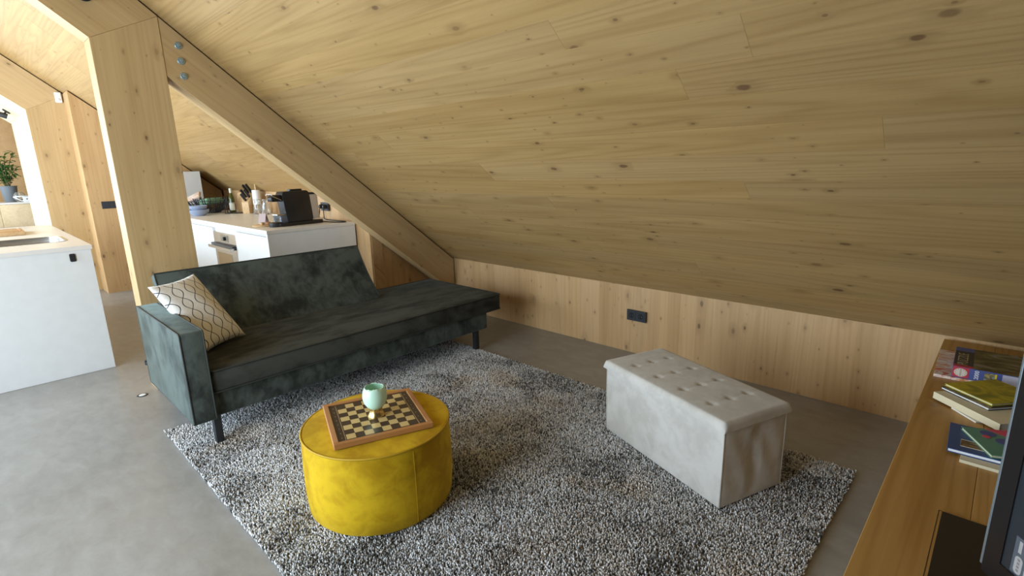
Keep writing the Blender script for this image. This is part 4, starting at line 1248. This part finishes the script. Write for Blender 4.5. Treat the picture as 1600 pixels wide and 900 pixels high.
obj('badge_ring', lathe([(0, 0), (.0195, 0), (.0195, .0004), (0, .0004)], 32), plain('badge cream', (.62, .52, .42), .5), bd, face(.0265, .0235, .0008) @ sq_)
b = bmesh.new()
for k in range(12):
    a = 2 * PI * k / 12
    merge(b, lathe([(0, 0), (.0013, 0), (.0013, .0003), (0, .0003)], 8), T(.0158 * math.cos(a), .0158 * math.sin(a), 0))
obj('badge_stars', b, M['darkprint'], bd, face(.0265, .0235, .0012) @ sq_)
def text(body, size, mat, parent, matrix, name='lettering', depth=.0002, align='CENTER'):
    c = bpy.data.curves.new('txt', 'FONT'); c.body = body; c.size = size; c.extrude = depth; c.align_x = align; c.align_y = 'CENTER'
    o = bpy.data.objects.new('txt', c)
    COL.objects.link(o)
    dg = bpy.context.evaluated_depsgraph_get()
    me = bpy.data.meshes.new_from_object(o.evaluated_get(dg))
    bpy.data.objects.remove(o); bpy.data.curves.remove(c)
    me.materials.clear(); me.materials.append(mat)
    return inst(name, me, parent, matrix)
text('EDUCA', .0075, M['darkprint'], bd, face(.0265, .0235, .0013) @ RZ(PI / 2), 'badge_lettering')
text('2000', .0185, M['whiteplastic'], pz, face(.076, .0235, .0003) @ RZ(PI / 2), 'piece_count')
text('PUZZLE', .048, M['goldtext'], pz, T(.030, .115, PT + .0009) @ RZ(PI / 2), 'title_lettering')
# stack in the middle
book('booklet', 'thin white booklet at the bottom of the middle book stack', 'book', -.060, 2.335, TZ + .0005, -.62 - .25, .11, .16, .006, 'paper', hard=.001)
an = math.atan2(-.17, .184)
book('book', 'thick cream hardback in the middle stack on the bench', 'book', -.118, 2.385, TZ + .007, an, .255, .185, .026, 'cream', extra='cream')
book('book', 'thin black book with white pages in the middle stack', 'book', -.103, 2.428, TZ + .0335, an + .03, .185, .20, .010, 'art_dark', 'whiteplastic', spine=False)
book('book', 'yellow green picture book on top of the middle stack', 'book', -.094, 2.443, TZ + .044, an + .05, .180, .215, .010, 'art_yellow', 'cream', spine=False)
# front stack
book('book', 'bottom book with pale pages peeking out under the blue book', 'book', -.010, 1.915, TZ + .0005, -.02, .25, .19, .010, 'cream')
book('book', 'blue hardback with brown photo strip in the front stack', 'book', -.043, 1.945, TZ + .011, .04, .27, .205, .013, 'deepblue', 'whiteplastic', spine=False)
pb = bpy.data.objects[-1] if False else None
blue = [o for o in bpy.data.objects if o.get('label', '').startswith('blue hardback')][0]
obj('photo_strip', box((.030, .035, .0131), (.24, .085, .0134)), M['art_brown'], blue)
obj('photo_frame', tube([(.030, .035, .0134), (.24, .035, .0134), (.24, .085, .0134), (.030, .085, .0134)], .0008, 5, True), M['cream'], blue)
ck = book('book', 'bright pink and green patterned book on top of the front stack', 'book', -.022, 2.108, TZ + .0245, math.atan2(-.16, .078), .178, .22, .011, 'greenp', 'cream', spine=False)
b = prism([(.0, .06), (.0, .219), (.177, .219), (.177, .17), (.10, .13), (.05, .10)], .0111, .0114)
obj('pink_field', b, M['pinkp'], ck)
for k, (u, v, r_, mm) in enumerate(((.035, .055, .020, 'bluep'), (.085, .075, .022, 'bluep'), (.135, .085, .026, 'yellowp'), (.135, .085, .019, 'red'), (.06, .04, .010, 'pinkp'), (.05, .14, .016, 'yellowp'), (.11, .16, .014, 'whiteplastic'))):
    obj('disc_motif', lathe([(0, 0), (r_, 0), (r_, .0004 + k * .00005), (0, .0004 + k * .00005)], 24), M[mm], ck, T(u, v, .0113 + k * .0002))
